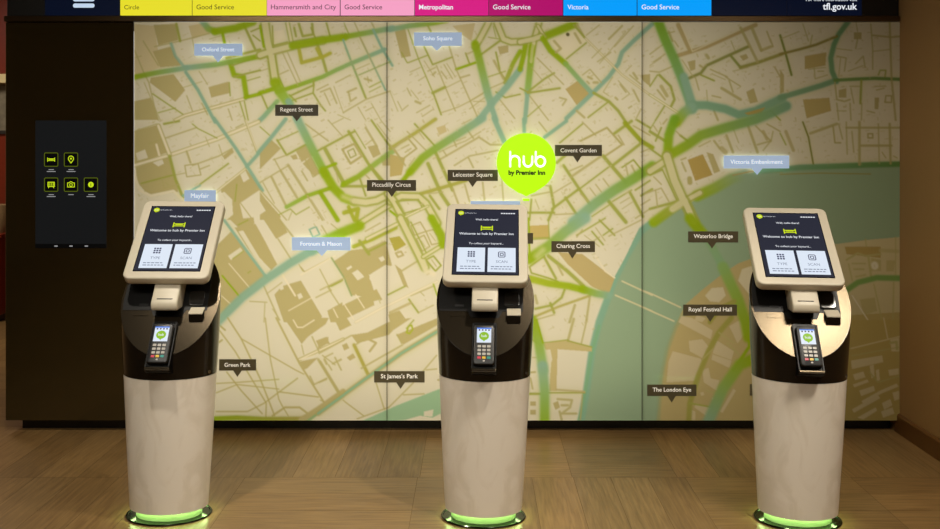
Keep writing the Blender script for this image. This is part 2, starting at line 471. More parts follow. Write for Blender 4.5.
def paint_map():
    p = Painter(); p.a[:] = K
    o = lambda *a, w=8, c=O, al=.85: p.line(a, w * .85, c, alpha=al, halo=.45)
    def g(*a, w=10, c=OG, c1=None, al=.95, soft=.45): p.line(a, w, c, c1, alpha=al, soft=soft, halo=1.0)
    def road(*a, w=28, e=None, c=LT):                                       # pale road with green edges
        p.line(a, w + (e or 14), OG, soft=.25, alpha=.9, halo=.8); p.line(a, w * .72, c, soft=.25)
    def pl(*a, c=T, al=1.0): p.poly(a, c, al)
    # --- river first
    p.ctx(0, 0, 1)
    pl((650,224),(641,231),(626,256),(614,280),(607,300),(599,322),(592,351),(585,393),(579,421),(657,421),(659,403),(663,372),(669,343),(678,320),
       (685,305),(702,290),(721,275),(738,263.5),(753,258),(790,247),(839,243.6),(865,240),(900,237),(900,164),(780,168),(750,173),(733,178.6),(701,196),(684,207), c=R)
    p.line([(650,224),(641,231),(626,256),(614,280),(607,300),(599,322),(592,351),(586,393),(581,421)], 7, (130,166,134), soft=.4)
    p.line([(579,421),(585,393),(592,351),(599,326)], 3, (126,168,122), soft=.4)
    pl((678,320),(669,343),(663,372),(659,403),(657,421),(790,421),(790,248),(753,258),(738,263.5),(721,275),(702,290),(685,305), c=(180,160,104))
    p.line([(690,306),(676,326),(667,350),(661,380),(658,421)], 4, (150,158,110), soft=.6, alpha=.7)
    pl((785,247),(839,243.6),(865,240),(901,237),(901,421),(785,421), c=(194,178,130))
    pl((770,320),(901,312),(901,421),(770,421), c=(178,157,95))
    for q_ in ([(760,300),(800,296),(846,294)], [(770,350),(835,338)], [(765,380),(835,400)], [(800,290),(815,340),(812,420)], [(790,250),(800,290)]): p.line(q_, 2.2, O)
    for q_ in ([(445,285),(480,270),(530,276)], [(440,330),(500,318),(540,345)], [(470,270),(480,330),(465,420)], [(500,320),(520,420)], [(438,380),(535,372)], [(130,330),(170,280),(215,262)], [(140,420),(180,370),(222,340)], [(165,240),(190,300),(225,330)]): p.line(q_, 1.8, O)
    # --- A
    p.ctx(130, 20, 5.2923)
    pl((20,20),(130,30),(160,250),(20,300), c=(204,186,138))
    pl((125,25),(240,20),(255,105),(150,132)); pl((120,165),(215,140),(270,240),(160,250)); pl((110,305),(230,285),(292,370),(240,432),(105,330))
    pl((415,355),(520,325),(530,385),(430,410)); pl((20,430),(110,410),(150,529),(20,529)); pl((310,30),(400,15),(420,70),(330,100), c=(200,182,130))
    o((25,160),(70,270),(100,330),(130,460),(150,529)); o((70,110),(150,240)); o((120,390),(290,505), c=OG, w=9); o((150,490),(240,465), c=OG, w=7)
    p.line([(240,529),(290,505),(610,415)], 20, O); p.line([(240,529),(290,505),(610,415)], 10, LT)
    o((270,360),(380,325), w=5); o((365,270),(410,340), w=6); o((300,400),(330,480), w=7); o((130,140),(265,110),(420,70))
    o((330,100),(345,180), w=5); o((20,200),(60,190), w=5); o((75,330),(160,529), w=5); o((380,440),(410,500)); o((520,470),(540,529)); o((420,100),(490,80), w=5)
    g((245,20),(265,110), w=14); g((490,70),(500,120), w=16, c=G); g((530,225),(550,290),(600,300),(615,400), w=28, c=G); g((550,300),(688,265), w=11); g((610,410),(688,390), w=20, c=G)
    g((580,430),(610,529), w=7); g((605,430),(625,529), w=7); g((600,20),(660,150), w=14); g((510,200),(688,155), w=14); g((640,60),(688,40), w=9); g((540,240),(688,190), w=10)
    g((525,330),(530,400), w=7); g((620,320),(688,300), w=6); g((650,80),(688,110), w=8)
    g((300,252),(450,235),(640,200),(688,190), w=30, c=E, c1=G); g((20,303),(130,280),(300,252), w=28, c=G, c1=E)
    g((385,8),(415,45),(450,60), w=34, c=E, c1=G); g((450,60),(560,42),(650,10), w=40, c=G)
    g((218,125),(240,190),(285,245), w=16, c=E, al=.8); g((295,275),(360,370),(440,520),(450,540), w=18, c=E)
    # --- B
    p.ctx(260, 20, 5.2923)
    pl((60,60),(125,50),(140,105),(70,130), c=LT)
    road((25,15),(40,120),(60,190),(80,330), w=40); road((145,15),(165,115), w=18, e=8); road((0,185),(60,165),(200,128),(330,108), w=36)
    p.line([(25,15),(40,120),(60,190),(80,330)], 30, LT)
    g((65,30),(70,135), w=8); g((65,135),(145,115), w=8); g((0,30),(20,140), w=14, c=G)
    g((205,20),(225,85),(280,75),(275,20), w=14); g((180,40),(190,85), w=12); g((270,40),(290,90), w=10)
    g((350,12),(370,85), w=10); o((445,15),(470,70), c=OG); o((500,10),(525,65)); o((590,10),(605,40), w=10)
    g((300,120),(330,200),(350,270), w=16); g((205,150),(220,225),(330,195),(370,175), w=20, c=(170,166,60)); g((300,150),(320,190), w=20, c=(170,166,60))
    g((170,135),(330,105),(450,88), w=40, c=G); g((440,90),(550,70),(700,42), w=30, c=G, c1=E)
    g((90,380),(200,345),(330,300),(400,265),(480,230),(660,155), w=24, c=G, c1=E); g((0,385),(75,362), w=24, c=G)
    o((120,175),(200,345), w=7); o((145,170),(215,330), w=7); o((70,180),(120,165)); o((95,290),(150,265)); g((80,190),(95,290),(130,370), w=9); g((0,205),(40,190),(60,320), w=9); o((0,270),(45,255), w=6)
    g((160,400),(280,345),(285,320), w=11); g((285,340),(280,385),(320,450),(345,480), w=9); g((170,425),(280,385), w=9); o((320,380),(370,360),(405,440), w=10); o((340,385),(370,450)); o((300,370),(360,340)); g((155,395),(190,430), w=10)
    g((440,105),(490,235),(560,410), w=12, c=E, c1=OG); g((530,90),(605,245),(665,370), w=10, c=O, c1=E); g((600,50),(650,155),(700,240), w=14, c=E)
    o((525,290),(688,220), c=(150,160,90), w=9); o((500,265),(580,230), w=6); o((580,355),(640,325), c=OG); o((580,380),(640,350), c=OG, w=6); o((555,310),(590,320), w=14); o((570,300),(575,330))
    o((440,490),(560,420),(688,375), w=9); o((390,350),(440,490), w=5); o((465,380),(510,360), w=13); o((470,380),(480,430),(510,410), w=11); o((400,330),(480,290), w=8)
    o((410,500),(480,529), w=5); o((520,460),(560,529), w=6); o((590,440),(640,529), w=6); o((560,480),(600,460), w=6)
    g((10,400),(40,470),(80,440), w=10); 
    g((80,330),(110,385),(150,440), w=56, c=G, c1=(146,176,80)); g((150,430),(200,529), w=34, c=E); g((90,430),(20,510),(0,529), w=26, c=(140,172,100), c1=E)
    # --- C
    p.ctx(390, 20, 5.2923)
    pl((25,60),(80,45),(110,190),(60,200)); pl((330,30),(450,15),(430,110),(370,70), c=(196,178,128)); pl((570,140),(625,132),(625,170),(580,182))
    g((0,50),(100,30),(230,15),(300,0), w=28, c=E, c1=G)
    o((95,50),(150,205),(225,380),(270,500), c=OG); o((95,225),(200,185), c=OG, w=9); o((60,170),(90,225), c=OG)
    g((180,140),(225,235),(330,195), w=9); o((310,130),(350,260), w=10); g((350,260),(450,225), w=14, c=G); g((400,175),(420,230), w=9); o((400,180),(440,165), w=8); g((200,30),(215,60), w=11)
    o((245,240),(290,350),(345,480)); g((225,385),(290,355), w=16); o((290,360),(370,320), w=6); o((350,260),(430,440),(470,529), w=9); o((370,305),(420,290), w=11)
    g((230,390),(270,500), w=9); o((270,490),(360,460),(420,430),(490,390), w=7)
    o((180,215),(235,300), w=5); o((200,270),(240,250), w=8); o((225,290),(240,275), w=12); o((285,235),(330,310), w=7); o((270,270),(300,310), w=8); o((300,230),(345,300), w=5); o((105,275),(160,250), w=6); o((150,320),(190,295), w=6)
    o((90,360),(110,400), w=8); o((135,430),(160,440), w=16); o((110,370),(150,420), w=5); o((60,480),(95,450), w=7); o((140,490),(210,450), w=7); o((170,510),(230,470), w=6); o((40,430),(60,470), w=6); o((0,380),(40,480), w=5)
    road((520,15),(480,90),(450,140), w=30, e=12); road((565,15),(600,100),(640,115),(700,112), w=30, e=12)
    o((520,90),(580,100), c=OG, w=7); o((545,30),(560,90), c=OG, w=6)
    g((580,270),(620,330), w=10); o((550,215),(600,310), w=16); o((520,300),(610,270), c=OG); g((560,380),(610,410),(688,392), w=9); o((500,380),(420,430), w=8); o((530,360),(600,330)); o((580,420),(660,520)); o((440,430),(500,430), w=6); o((420,470),(500,410), w=6)
    g((470,190),(580,110), w=12); g((688,165),(650,230),(610,330), w=24, c=G, c1=OG); g((560,170),(580,260), w=10)
    g((450,125),(470,200),(490,280),(520,400),(535,440), w=42, c=G, c1=E); g((688,260),(620,350),(540,440),(470,529), w=36, c=E); g((530,440),(560,529), w=30, c=E)
    # --- D
    p.ctx(520, 20, 5.2923)
    pl((150,110),(290,40),(350,110),(235,205), c=LT); pl((240,365),(305,320),(370,390),(300,450), c=(182,161,100)); pl((640,290),(688,285),(688,350),(650,320))
    g((30,120),(20,180),(0,260), w=28, c=G); g((120,90),(285,22), w=44, c=G)
    road((100,15),(75,100),(60,180), w=26, e=14); road((95,30),(130,90), w=14, e=10); road((0,115),(70,100),(110,86), w=30, e=10)
    g((62,140),(55,230),(40,380), w=36, c=G, c1=(140,170,90)); p.line([(75,100),(64,160),(58,220)], 16, LT, alpha=.5); g((40,380),(25,540), w=24, c=E)
    g((120,95),(160,160),(240,230), w=30, c=G); g((240,230),(310,310),(380,385), w=26, c=(140,170,80), c1=E)
    g((700,20),(600,110),(540,170),(520,230),(470,300),(390,380),(245,520), w=24, c=E)
    o((300,20),(340,90),(470,220),(540,290),(688,395), w=14); p.line([(340,90),(470,220),(540,290),(688,395)], 6, LT)
    g((285,25),(340,90), w=12)
    o((180,110),(215,150),(190,170), w=16); o((290,70),(320,120), w=16); p.line([(252,75),(253,76)], 18, DK)
    g((245,205),(350,120), w=9); o((350,80),(420,25), w=7); o((380,200),(430,150), w=6); o((470,100),(540,30), w=13); o((500,140),(600,30), w=7); o((410,220),(480,170)); o((420,230),(560,60), w=5)
    g((40,380),(130,310),(180,280), w=11); g((40,385),(210,360), w=12); g((0,360),(40,380), w=9); o((90,200),(230,340)); o((50,400),(150,529)); o((40,510),(110,450), c=OG); o((140,290),(170,330), w=5); o((120,320),(60,250), w=5)
    o((210,410),(245,420),(225,450), w=11); o((330,290),(370,260),(430,330)); o((360,300),(380,310), w=15); o((390,330),(410,330), w=17); o((355,325),(365,335), w=12)
    g((390,385),(470,430),(520,480),(560,540), w=16); g((470,430),(360,515), w=9); o((300,480),(340,515), w=15)
    o((490,300),(440,380),(470,400), w=6); o((520,320),(580,390),(540,420), w=6); o((580,290),(640,340)); o((600,280),(620,310), w=15); o((530,340),(560,380), w=11); o((640,470),(610,529)); o((575,465),(590,455), w=10); o((505,410),(515,420), w=14); o((560,270),(590,240), w=6); o((600,370),(630,430), w=12)
    # --- E
    p.ctx(650, 20, 5.2923)
    o((140,190),(300,140),(490,55),(560,25), w=26, c=(172,150,92)); p.line([(225,165),(480,50)], 5, LT)
    o((150,25),(215,165), w=28, c=(176,156,98)); p.line([(165,25),(225,165)], 5, LT)
    g((200,310),(270,280),(300,240),(420,185),(520,140), w=16, c=(140,140,70)); g((430,190),(480,250), w=14, c=(140,145,70)); g((480,250),(570,225),(700,178), w=18, c=(150,146,70)); o((480,40),(570,220), w=18); o((540,40),(590,160), w=20); o((590,160),(640,140), w=18); o((620,60),(650,140), w=10)
    g((270,290),(340,320), w=10); o((320,260),(410,300), w=9); o((330,285),(400,315), w=5); o((430,110),(450,160), w=6); pl((475,190),(510,178),(522,200),(495,215)); pl((200,220),(240,210),(240,260),(215,270)); o((240,300),(260,370), w=9); o((380,360),(480,420), w=18); o((400,300),(480,350)); o((300,185),(310,200), w=20); o((300,370),(305,430), w=6)
    pl((510,380),(550,360),(572,432),(530,442)); o((440,270),(520,250), w=6); o((420,320),(440,380), w=10); o((170,210),(230,300), w=6); o((100,60),(120,110), w=14); o((90,70),(130,60), w=8); o((130,110),(150,140), w=8); o((265,240),(280,250), w=14); o((330,400),(375,410), w=9)
    o((0,270),(50,275),(130,240), w=9); g((50,290),(110,350),(130,420),(110,460), w=14); g((0,350),(40,290), w=8); o((60,350),(90,400), w=22); o((40,370),(80,420), w=12); g((30,529),(80,450), w=9); o((0,180),(80,120)); o((20,220),(80,180)); o((0,240),(60,200), w=5); g((640,480),(688,529), w=9); o((340,480),(360,529), w=14); o((660,250),(688,300), w=10, c=T)
    p.line([(0,395),(160,497)], 14, OG, alpha=.8); p.line([(0,395),(160,497)], 8, LT)
    g((45,10),(80,100),(130,210),(170,310),(212,430),(225,470), w=52, c=(120,160,40), c1=(118,160,120)); g((180,300),(225,450), w=44, c=E)
    g((220,450),(300,450),(400,470),(470,500),(560,480),(700,412), w=46, c=(122,160,122)); pl((500,492),(612,460),(590,492),(520,502), c=(170,150,80))
    g((140,540),(180,490),(220,460), w=56, c=G, c1=E)
    # --- F
    p.ctx(780, 20, 5.2923)
    pl((130,190),(245,170),(240,240),(130,260), c=(180,160,98)); pl((120,420),(260,410),(270,480),(140,520), c=(180,160,98)); pl((390,65),(430,65),(430,100),(390,100)); pl((0,260),(20,290),(20,380),(0,390))
    g((360,8),(310,75),(285,130),(268,200),(275,270),(298,325), w=28, c=(110,150,100)); g((0,410),(120,375),(220,345),(295,318), w=30, c=(118,154,110)); g((290,318),(400,312),(500,308),(640,313), w=18, c=(110,140,70))
    g((0,80),(30,180),(60,290), w=12, c=(120,130,50)); g((0,180),(100,155),(190,130),(300,85), w=14, c=(140,130,62)); o((120,20),(150,110), w=6); o((170,80),(160,130)); o((0,100),(100,60), w=6)
    o((480,20),(490,150),(490,260)); o((490,80),(590,90),(640,85), w=11); o((580,10),(590,310),(612,529), w=13); o((490,165),(580,155), w=6); o((300,190),(350,200),(340,270)); o((320,200),(310,300), w=6); o((400,230),(440,190),(450,250)); o((360,270),(440,240), w=6); o((520,290),(530,265),(560,265),(555,300), w=9, c=OG); g((430,320),(425,440), w=12); o((370,350),(425,350)); o((375,360),(390,440), w=7); o((290,330),(300,420),(340,430),(370,420), w=10); pl((310,370),(350,360),(350,410),(310,410)); o((300,440),(310,529)); o((370,440),(375,529)); o((432,440),(430,529)); o((500,350),(560,350), w=7); o((510,370),(550,360)); pl((500,410),(525,410),(520,470),(500,470)); p.line([(560,400),(590,400),(590,435),(555,435)], 7, O, closed=True); o((180,250),(185,310),(250,290), w=7); o((200,270),(230,270), w=8); o((300,480),(350,480), w=6); o((150,260),(240,250), w=6); o((460,480),(500,490), w=8); o((300,150),(380,160), w=6); o((410,100),(400,150), w=8); o((400,0),(410,60), w=6)
    # --- G
    p.ctx(130, 120, 5.2923)
    pl((20,60),(160,20),(200,170),(20,240)); pl((30,250),(210,190),(240,290),(255,380),(100,400),(40,330))
    pl((30,175),(80,155),(95,200),(40,215), c=K); pl((120,225),(170,205),(180,230),(150,245), c=K)
    p.line([(20,240),(210,185),(460,100),(680,8)], 22, O); p.line([(20,240),(210,185),(460,100),(680,8)], 14, LT)
    o((100,125),(350,40), w=9); p.line([(150,30),(210,185)], 24, O); p.line([(150,30),(210,185)], 14, LT); p.line([(140,130),(155,185)], 12, LT)
    o((330,20),(360,45),(460,95), c=OG); g((180,20),(260,5), w=12); o((300,165),(320,225), w=13); p.line([(310,165),(328,222)], 5, LT); p.line([(290,240),(360,230),(375,290),(300,300)], 6, O, closed=True); o((330,240),(470,190),(540,150), w=9); o((370,260),(420,240), w=8); o((240,290),(290,280), w=6); o((20,60),(140,20), w=6)
    g((210,190),(240,310),(280,410), w=16); g((60,335),(230,290), w=9); o((170,310),(180,360),(260,340), w=8); o((190,330),(205,345), w=10); g((370,340),(520,230), w=9); g((280,400),(370,345), w=12, c=E)
    pl((480,360),(615,260),(700,360),(580,440),(600,529),(500,529)); pl((580,280),(610,265),(632,310),(600,330), c=K); pl((500,380),(540,420),(545,500),(510,529),(440,529),(440,400), c=K); pl((585,440),(700,380),(700,529),(630,529), c=K); p.line([(585,440),(650,529)], 5, O)
    p.line([(450,385),(610,258)], 14, O); p.line([(450,385),(610,258)], 7, LT); g((565,340),(555,430), w=7); o((610,0),(670,165), w=14); p.line([(612,0),(672,165)], 5, LT); pl((490,190),(540,150),(550,170),(500,210)); o((470,130),(490,190), w=6); o((400,90),(420,140), w=5); o((560,40),(600,20), w=8)
    p.line([(25,290),(50,370),(110,400),(230,375),(290,430)], 14, LT)
    g((445,-10),(510,80),(560,150),(620,245),(700,372), w=18, c=E); g((618,245),(700,155), w=20, c=E)
    # --- H
    p.ctx(260, 120, 5.2923)
    pl((0,150),(50,95),(110,150),(0,260)); pl((190,165),(250,125),(280,185),(220,222)); pl((225,230),(270,190),(315,275),(290,300)); pl((0,380),(30,420),(110,510),(100,529),(0,529)); pl((0,430),(30,480),(0,500), c=K); pl((570,140),(620,130),(640,180),(600,200)); pl((640,190),(688,180),(688,240),(650,240)); pl((160,190),(190,180),(200,205),(175,210))
    o((0,35),(50,80), c=OG); o((90,110),(200,60), c=OG, w=9); g((90,105),(140,185),(240,130), w=11); o((70,210),(140,185)); o((0,330),(150,240), w=9); o((60,300),(140,460), w=15); o((110,270),(195,410), w=15); o((150,240),(245,390), w=17); o((75,205),(110,270)); o((15,330),(75,440), w=7); o((240,210),(280,300),(330,270), w=9); o((220,270),(250,320), w=10); o((0,370),(140,529))
    g((135,-5),(60,90),(0,160),(-10,172), w=22, c=E)
    g((140,460),(250,400),(370,360), w=22, c=(146,170,70), c1=G); g((320,385),(410,529), w=24, c=G); o((250,400),(330,529), w=11); o((100,500),(160,470),(190,500),(260,460), c=OG); o((270,420),(340,529), w=5); o((150,529),(170,480), w=6)
    g((300,165),(440,90),(500,60), w=12); g((345,155),(440,330), w=22); g((350,250),(400,230), w=16, c=G); o((240,20),(360,110), w=9); o((360,0),(440,90), w=7); o((280,90),(340,60), w=7); o((380,20),(440,-10), w=6)
    g((470,60),(580,240),(640,320), w=16); p.line([(435,155),(500,125),(540,190),(480,230)], 12, O, closed=True); p.line([(465,165),(495,150),(510,185),(480,200)], 7, (164,160,90), closed=True)
    o((500,50),(560,150), c=OG); o((560,40),(620,140), w=14); g((590,0),(688,140), w=11); o((560,130),(600,100), w=7); o((620,20),(688,110), w=6); o((640,0),(688,60), w=6)
    g((430,350),(570,350), w=16); g((440,340),(520,300),(600,240),(700,165), w=30, c=G, c1=(150,170,90)); g((530,310),(560,400), w=11); g((590,250),(650,320), w=16); o((560,290),(580,310), w=9)
    g((445,490),(520,470),(510,529), w=24, c=(160,164,50)); g((470,460),(500,529), w=20, c=(160,164,50)); o((400,270),(415,330), w=6)
    g((195,-10),(250,100),(300,200),(345,285), w=44, c=E, c1=(140,170,50)); g((335,270),(390,360),(440,410),(500,432), w=48, c=G)
    road((500,428),(560,436),(620,425),(700,385), w=34, e=16); p.line([(440,405),(500,428),(560,434)], 26, LT, soft=1.2, alpha=.55)
    road((530,545),(700,440), w=26, e=12)
    # --- I
    p.ctx(390, 120, 5.2923)
    pl((0,180),(80,200),(60,290),(0,300), c=(184,164,100))
    g((0,150),(130,70),(240,-5), w=20, c=(170,164,74)); g((130,20),(240,140), w=10); o((0,130),(80,240), w=11); p.line([(20,150),(90,90),(140,150),(60,210)], 9, O, closed=True); o((60,150),(100,130), w=8); o((80,170),(110,150), w=8); o((90,60),(190,160)); o((150,60),(180,100), w=6); o((400,40),(440,95), w=11); o((330,90),(350,140), w=11); pl((245,40),(290,25),(300,60),(260,80), c=(196,178,124)); o((380,20),(430,-5), w=6)
    o((260,170),(320,140),(400,110),(480,60), w=7); o((260,210),(470,90),(530,130),(590,130), w=12); o((280,160),(300,190), w=9); o((350,110),(400,90), w=7)
    g((200,230),(270,390),(310,450), w=20); g((240,170),(330,370), w=18); o((340,240),(420,190),(570,160), w=10); o((415,200),(440,250), w=11); g((160,390),(300,350),(400,320), w=20, c=(164,160,70)); o((330,360),(360,440), w=13); o((395,340),(420,430), w=11); o((490,330),(500,430), w=11); o((590,300),(600,430), w=9); o((100,240),(130,200), w=6)
    g((110,265),(50,345), w=26, c=G); g((490,-10),(350,80),(240,150),(170,200),(105,275), w=42, c=E, c1=G); g((550,-10),(605,115), w=28, c=E)
    road((0,432),(60,402),(150,405),(190,440),(250,545), w=32, e=16); road((-10,390),(20,430),(80,545), w=34, e=16); p.line([(30,430),(150,420),(170,465),(70,495)], 8, OG, closed=True)
    p.line([(80,512),(200,455)], 16, OG); p.line([(80,512),(200,455)], 8, LT); g((210,400),(260,470), w=14); o((200,390),(280,380), w=8); g((0,480),(60,529), w=12, c=G)
    # --- J
    p.ctx(520, 120, 5.2923)
    g((245,5),(130,90), w=20, c=E); g((20,-5),(22,60), w=20, c=E)
    g((210,120),(330,20), w=9); o((330,10),(400,80), w=9); p.line([(320,110),(460,40),(540,130),(450,190)], 11, O); g((500,70),(590,5), w=16); g((555,15),(640,110),(700,145), w=24, c=(150,158,40)); o((520,80),(550,130), w=10); g((440,190),(560,330), w=20); g((490,240),(650,115), w=16); p.line([(540,250),(600,210),(640,260)], 9, OG); g((300,375),(480,240), w=9); g((230,240),(310,360),(370,445), w=16); o((270,300),(430,190), w=16); o((260,270),(330,240), w=9); g((195,225),(245,180), w=16); o((600,30),(688,80), w=10); g((620,0),(688,40), w=12)
    g((170,470),(310,365), w=14); g((160,350),(180,460),(150,529), w=15); o((60,400),(160,380), w=10); g((40,490),(180,490), w=13); g((240,410),(300,500), w=15); o((180,500),(290,495), w=9); o((170,390),(270,330)); o((100,340),(160,350), w=9); o((320,390),(370,440), w=9); o((370,360),(400,400)); o((400,340),(430,380)); o((440,310),(470,350), w=9); g((60,420),(50,529), w=10); o((80,420),(100,470), w=6); o((20,110),(60,60), w=7); o((100,10),(140,60), w=9); o((560,240),(570,290), w=10); o((590,240),(610,280), w=12); o((640,170),(688,150), w=8)
    g((470,430),(560,540), w=20); o((490,430),(590,370), c=OG, w=10); g((580,380),(650,510), w=16); g((610,370),(688,320), w=10); o((380,510),(470,450), c=OG, w=9); g((640,400),(700,365), w=12); o((530,440),(580,410), w=6); o((540,470),(600,430), w=5); o((640,450),(688,420), w=9); o((610,520),(688,470), w=9); o((660,390),(688,380), w=10)
    g((280,540),(400,440),(500,370),(600,310),(700,245), w=56, c=E, c1=(128,160,40))
    # --- K
    p.ctx(650, 120, 5.2923)
    pl((110,215),(280,140),(400,80),(460,200),(420,290),(190,395), c=K); pl((200,210),(280,180),(332,290),(240,322), c=(176,150,80)); pl((300,170),(335,180),(372,270),(340,282)); o((165,210),(190,200), w=10); o((170,225),(190,270), w=12); p.line([(210,310),(212,330)], 26, O); o((380,150),(400,170), w=30, c=T); o((405,80),(440,170), w=16); o((260,140),(320,110), w=8); o((340,110),(370,150), w=14)
    g((0,60),(80,110), w=16); g((0,150),(70,200), w=11); g((60,40),(30,110), w=10); o((30,0),(0,50), c=OG); g((0,470),(145,430), w=14); g((0,290),(65,262), w=12); o((20,300),(60,340), w=9); o((0,380),(60,360),(100,430), w=9); o((30,370),(40,460), w=9); g((160,80),(200,110), w=12); o((140,60),(160,80), w=9); g((65,260),(145,430), w=8); g((95,260),(165,420), w=7); o((70,20),(90,-5), w=10); o((20,30),(40,60), w=8)
    o((520,30),(570,170), w=17); o((560,30),(640,110),(570,130), w=10); o((620,20),(688,60), w=9); o((600,60),(620,100), w=20, c=T); o((650,60),(640,110),(600,160), w=8); o((440,40),(470,120), w=6)
    g((130,-5),(100,80),(92,190), w=50, c=(120,160,40), c1=G); g((95,190),(200,130),(270,80),(400,40),(560,-4),(640,-38),(720,-75), w=54, c=G, c1=(118,158,118))
    g((250,400),(340,360),(430,310),(500,290), w=58, c=G, c1=R)
    road((0,270),(85,215), w=36, e=12); road((90,190),(130,320),(180,430), w=44, e=16); g((150,445),(20,540), w=52, c=OG, c1=G)
    road((180,430),(265,385), w=30, e=12); road((185,430),(235,540), w=40, e=22); p.line([(120,470),(180,430)], 30, LT, soft=.8)
    p.line([(90,190),(130,320),(180,430)], 34, LT)
    p.line([(440,292),(530,272),(700,276)], 7, (170,150,92))
    # --- L
    p.ctx(780, 120, 5.2923)
    g((-120,270),(0,262),(100,250),(300,243),(480,236),(640,232), w=30, c=(118,158,120), c1=(96,136,66)); p.line([(0,287),(200,280),(480,285)], 5, (150,140,70))
    g((120,10),(150,90),(175,230), w=9, c=(130,130,50)); o((0,70),(30,130), c=OG, w=9); o((420,10),(420,235), w=17); o((430,135),(590,135), w=15); o((580,20),(585,230), w=15); o((520,20),(525,230)); o((350,10),(355,180)); p.line([(280,30),(290,120),(320,120)], 8, O); o((380,60),(390,170), w=8); p.line([(465,72),(490,72),(490,94),(465,94)], 8, O, closed=True); o((160,70),(300,20), w=17); o((350,40),(640,40), w=13); o((310,20),(330,100)); o((30,60),(70,160), w=20, c=T); o((540,170),(560,200), w=7); o((600,190),(620,200), w=7)
    # --- M
    p.ctx(210, 220, 5.2923)
    pl((20,140),(50,120),(110,60),(290,300),(160,410),(20,529)); pl((130,40),(240,20),(290,110),(355,235),(300,290),(200,150)); pl((150,60),(175,55),(262,200),(322,262),(300,290),(230,190), c=K); pl((250,5),(290,25),(390,200),(402,222),(370,232),(300,120), c=K); pl((285,0),(370,-10),(410,65),(350,100)); pl((110,0),(230,-15),(235,20),(150,40)); pl((95,190),(160,145),(176,166),(110,212), c=K)
    pl((30,60),(60,10),(110,60),(50,120), c=K)
    g((65,295),(160,410), w=9, c=G); p.line([(100,230),(215,365)], 5, LT); p.line([(60,400),(110,445)], 5, LT); g((120,205),(175,165), w=6); g((200,280),(215,270), w=6); g((150,25),(200,0), w=8)
    o((360,100),(430,210), w=9); o((370,0),(440,90), w=11); pl((340,395),(380,350),(480,320),(592,510),(575,540),(390,540)); p.line([(415,480),(540,410)], 5, LT); p.line([(380,285),(450,400)], 10, LT); pl((460,395),(480,385),(492,408),(470,420), c=K); pl((365,350),(385,345),(390,365),(372,372), c=K)
    p.line([(480,250),(500,275),(630,205)], 7, O); p.line([(480,290),(660,190)], 8, LT); o((580,260),(640,375), w=7); o((560,410),(640,370)); g((630,352),(700,318), w=9); pl((620,480),(700,435),(700,540),(640,540)); o((285,350),(365,529), w=9); o((210,430),(300,435), w=7); o((290,440),(285,540), w=6); o((470,235),(490,270), w=6); p.line([(525,50),(560,35),(580,75),(545,92)], 8, E, closed=True); o((300,390),(380,330), w=6); o((330,470),(370,529), w=5)
    o((590,30),(620,80), w=9); o((640,20),(688,60), w=7)
    g((40,540),(170,410),(300,310),(420,230),(540,160),(600,130), w=46, c=E, c1=E); g((540,165),(700,70), w=46, c=E, c1=G)
    g((75,0),(170,130),(300,305), w=15, c=E)
    # --- N
    p.ctx(320, 220, 5.2923)
    pl((70,220),(160,160),(250,150),(345,105),(380,240),(260,290),(300,420),(200,400),(170,400),(115,290)); pl((170,280),(200,262),(236,300),(200,320), c=K); pl((140,255),(165,240),(172,250),(148,266), c=K); pl((310,200),(335,190),(345,210),(325,222), c=K)
    pl((250,130),(340,85),(350,105),(255,150), c=K)
    p.poly([(265,290),(280,278),(345,238),(368,240),(428,325),(428,340),(335,402),(315,398),(262,310)], K)
    pl((380,200),(450,135),(520,210),(430,262), c=K); pl((365,95),(420,85),(455,130),(395,165), c=(172,160,70)); p.line([(400,175),(428,166),(440,185),(412,196)], 10, T, closed=True)
    pl((40,490),(300,365),(330,420),(290,450),(100,540),(55,540)); p.line([(70,470),(105,540)], 6, LT); p.line([(125,440),(180,525)], 6, LT); p.line([(190,395),(235,465)], 6, LT); pl((285,430),(320,420),(310,455),(290,460), c=K)
    g((180,140),(280,100),(400,40), w=22, c=(160,164,50)); g((250,170),(350,120), w=12); g((210,110),(260,180), w=16)
    p.line([(250,100),(350,50),(440,5)], 24, OG); p.line([(250,100),(350,50),(440,5)], 14, LT)
    g((-10,125),(110,70),(210,30), w=56, c=(140,172,60), c1=G); g((60,200),(130,310),(168,400), w=9, c=(150,160,100)); o((0,370),(150,295)); o((40,355),(105,455)); g((60,350),(110,325), w=8)
    o((430,270),(530,208), w=11); pl((395,235),(430,262),(468,360),(440,345)); g((360,395),(450,350), w=9); o((480,400),(600,350)); g((470,420),(520,490), w=10); o((520,490),(600,450), w=7); p.line([(190,540),(330,465),(620,325)], 14, O, alpha=.5); p.line([(190,540),(330,465),(620,325)], 11, LT); pl((360,500),(420,478),(450,520),(370,540)); o((370,490),(480,438), w=16, c=T); o((530,380),(550,400), w=6); g((600,340),(620,400), w=9, c=(160,170,60)); o((300,395),(320,440), w=5)
    for q in ([(480,30),(530,10),(560,60),(500,80)], [(510,100),(550,80),(580,140),(540,165)], [(560,60),(600,50),(640,120),(590,130)]): p.line(q, 7, O, closed=True)
    p.line([(560,210),(600,190),(640,240),(610,270)], 9, OG, closed=True); o((590,210),(615,245), w=6); o((535,110),(555,140), w=5); o((580,70),(610,110), w=5); o((240,60),(320,15), w=8); g((480,10),(570,190), w=8)
    road((425,-10),(490,120),(555,250), w=36, e=16); p.line([(540,210),(560,270),(600,285)], 26, LT, soft=.8); road((545,195),(660,125), w=16, e=10); g((590,-10),(640,80),(650,130), w=44, c=G)
    # --- O
    p.ctx(520, 220, 5.2923)
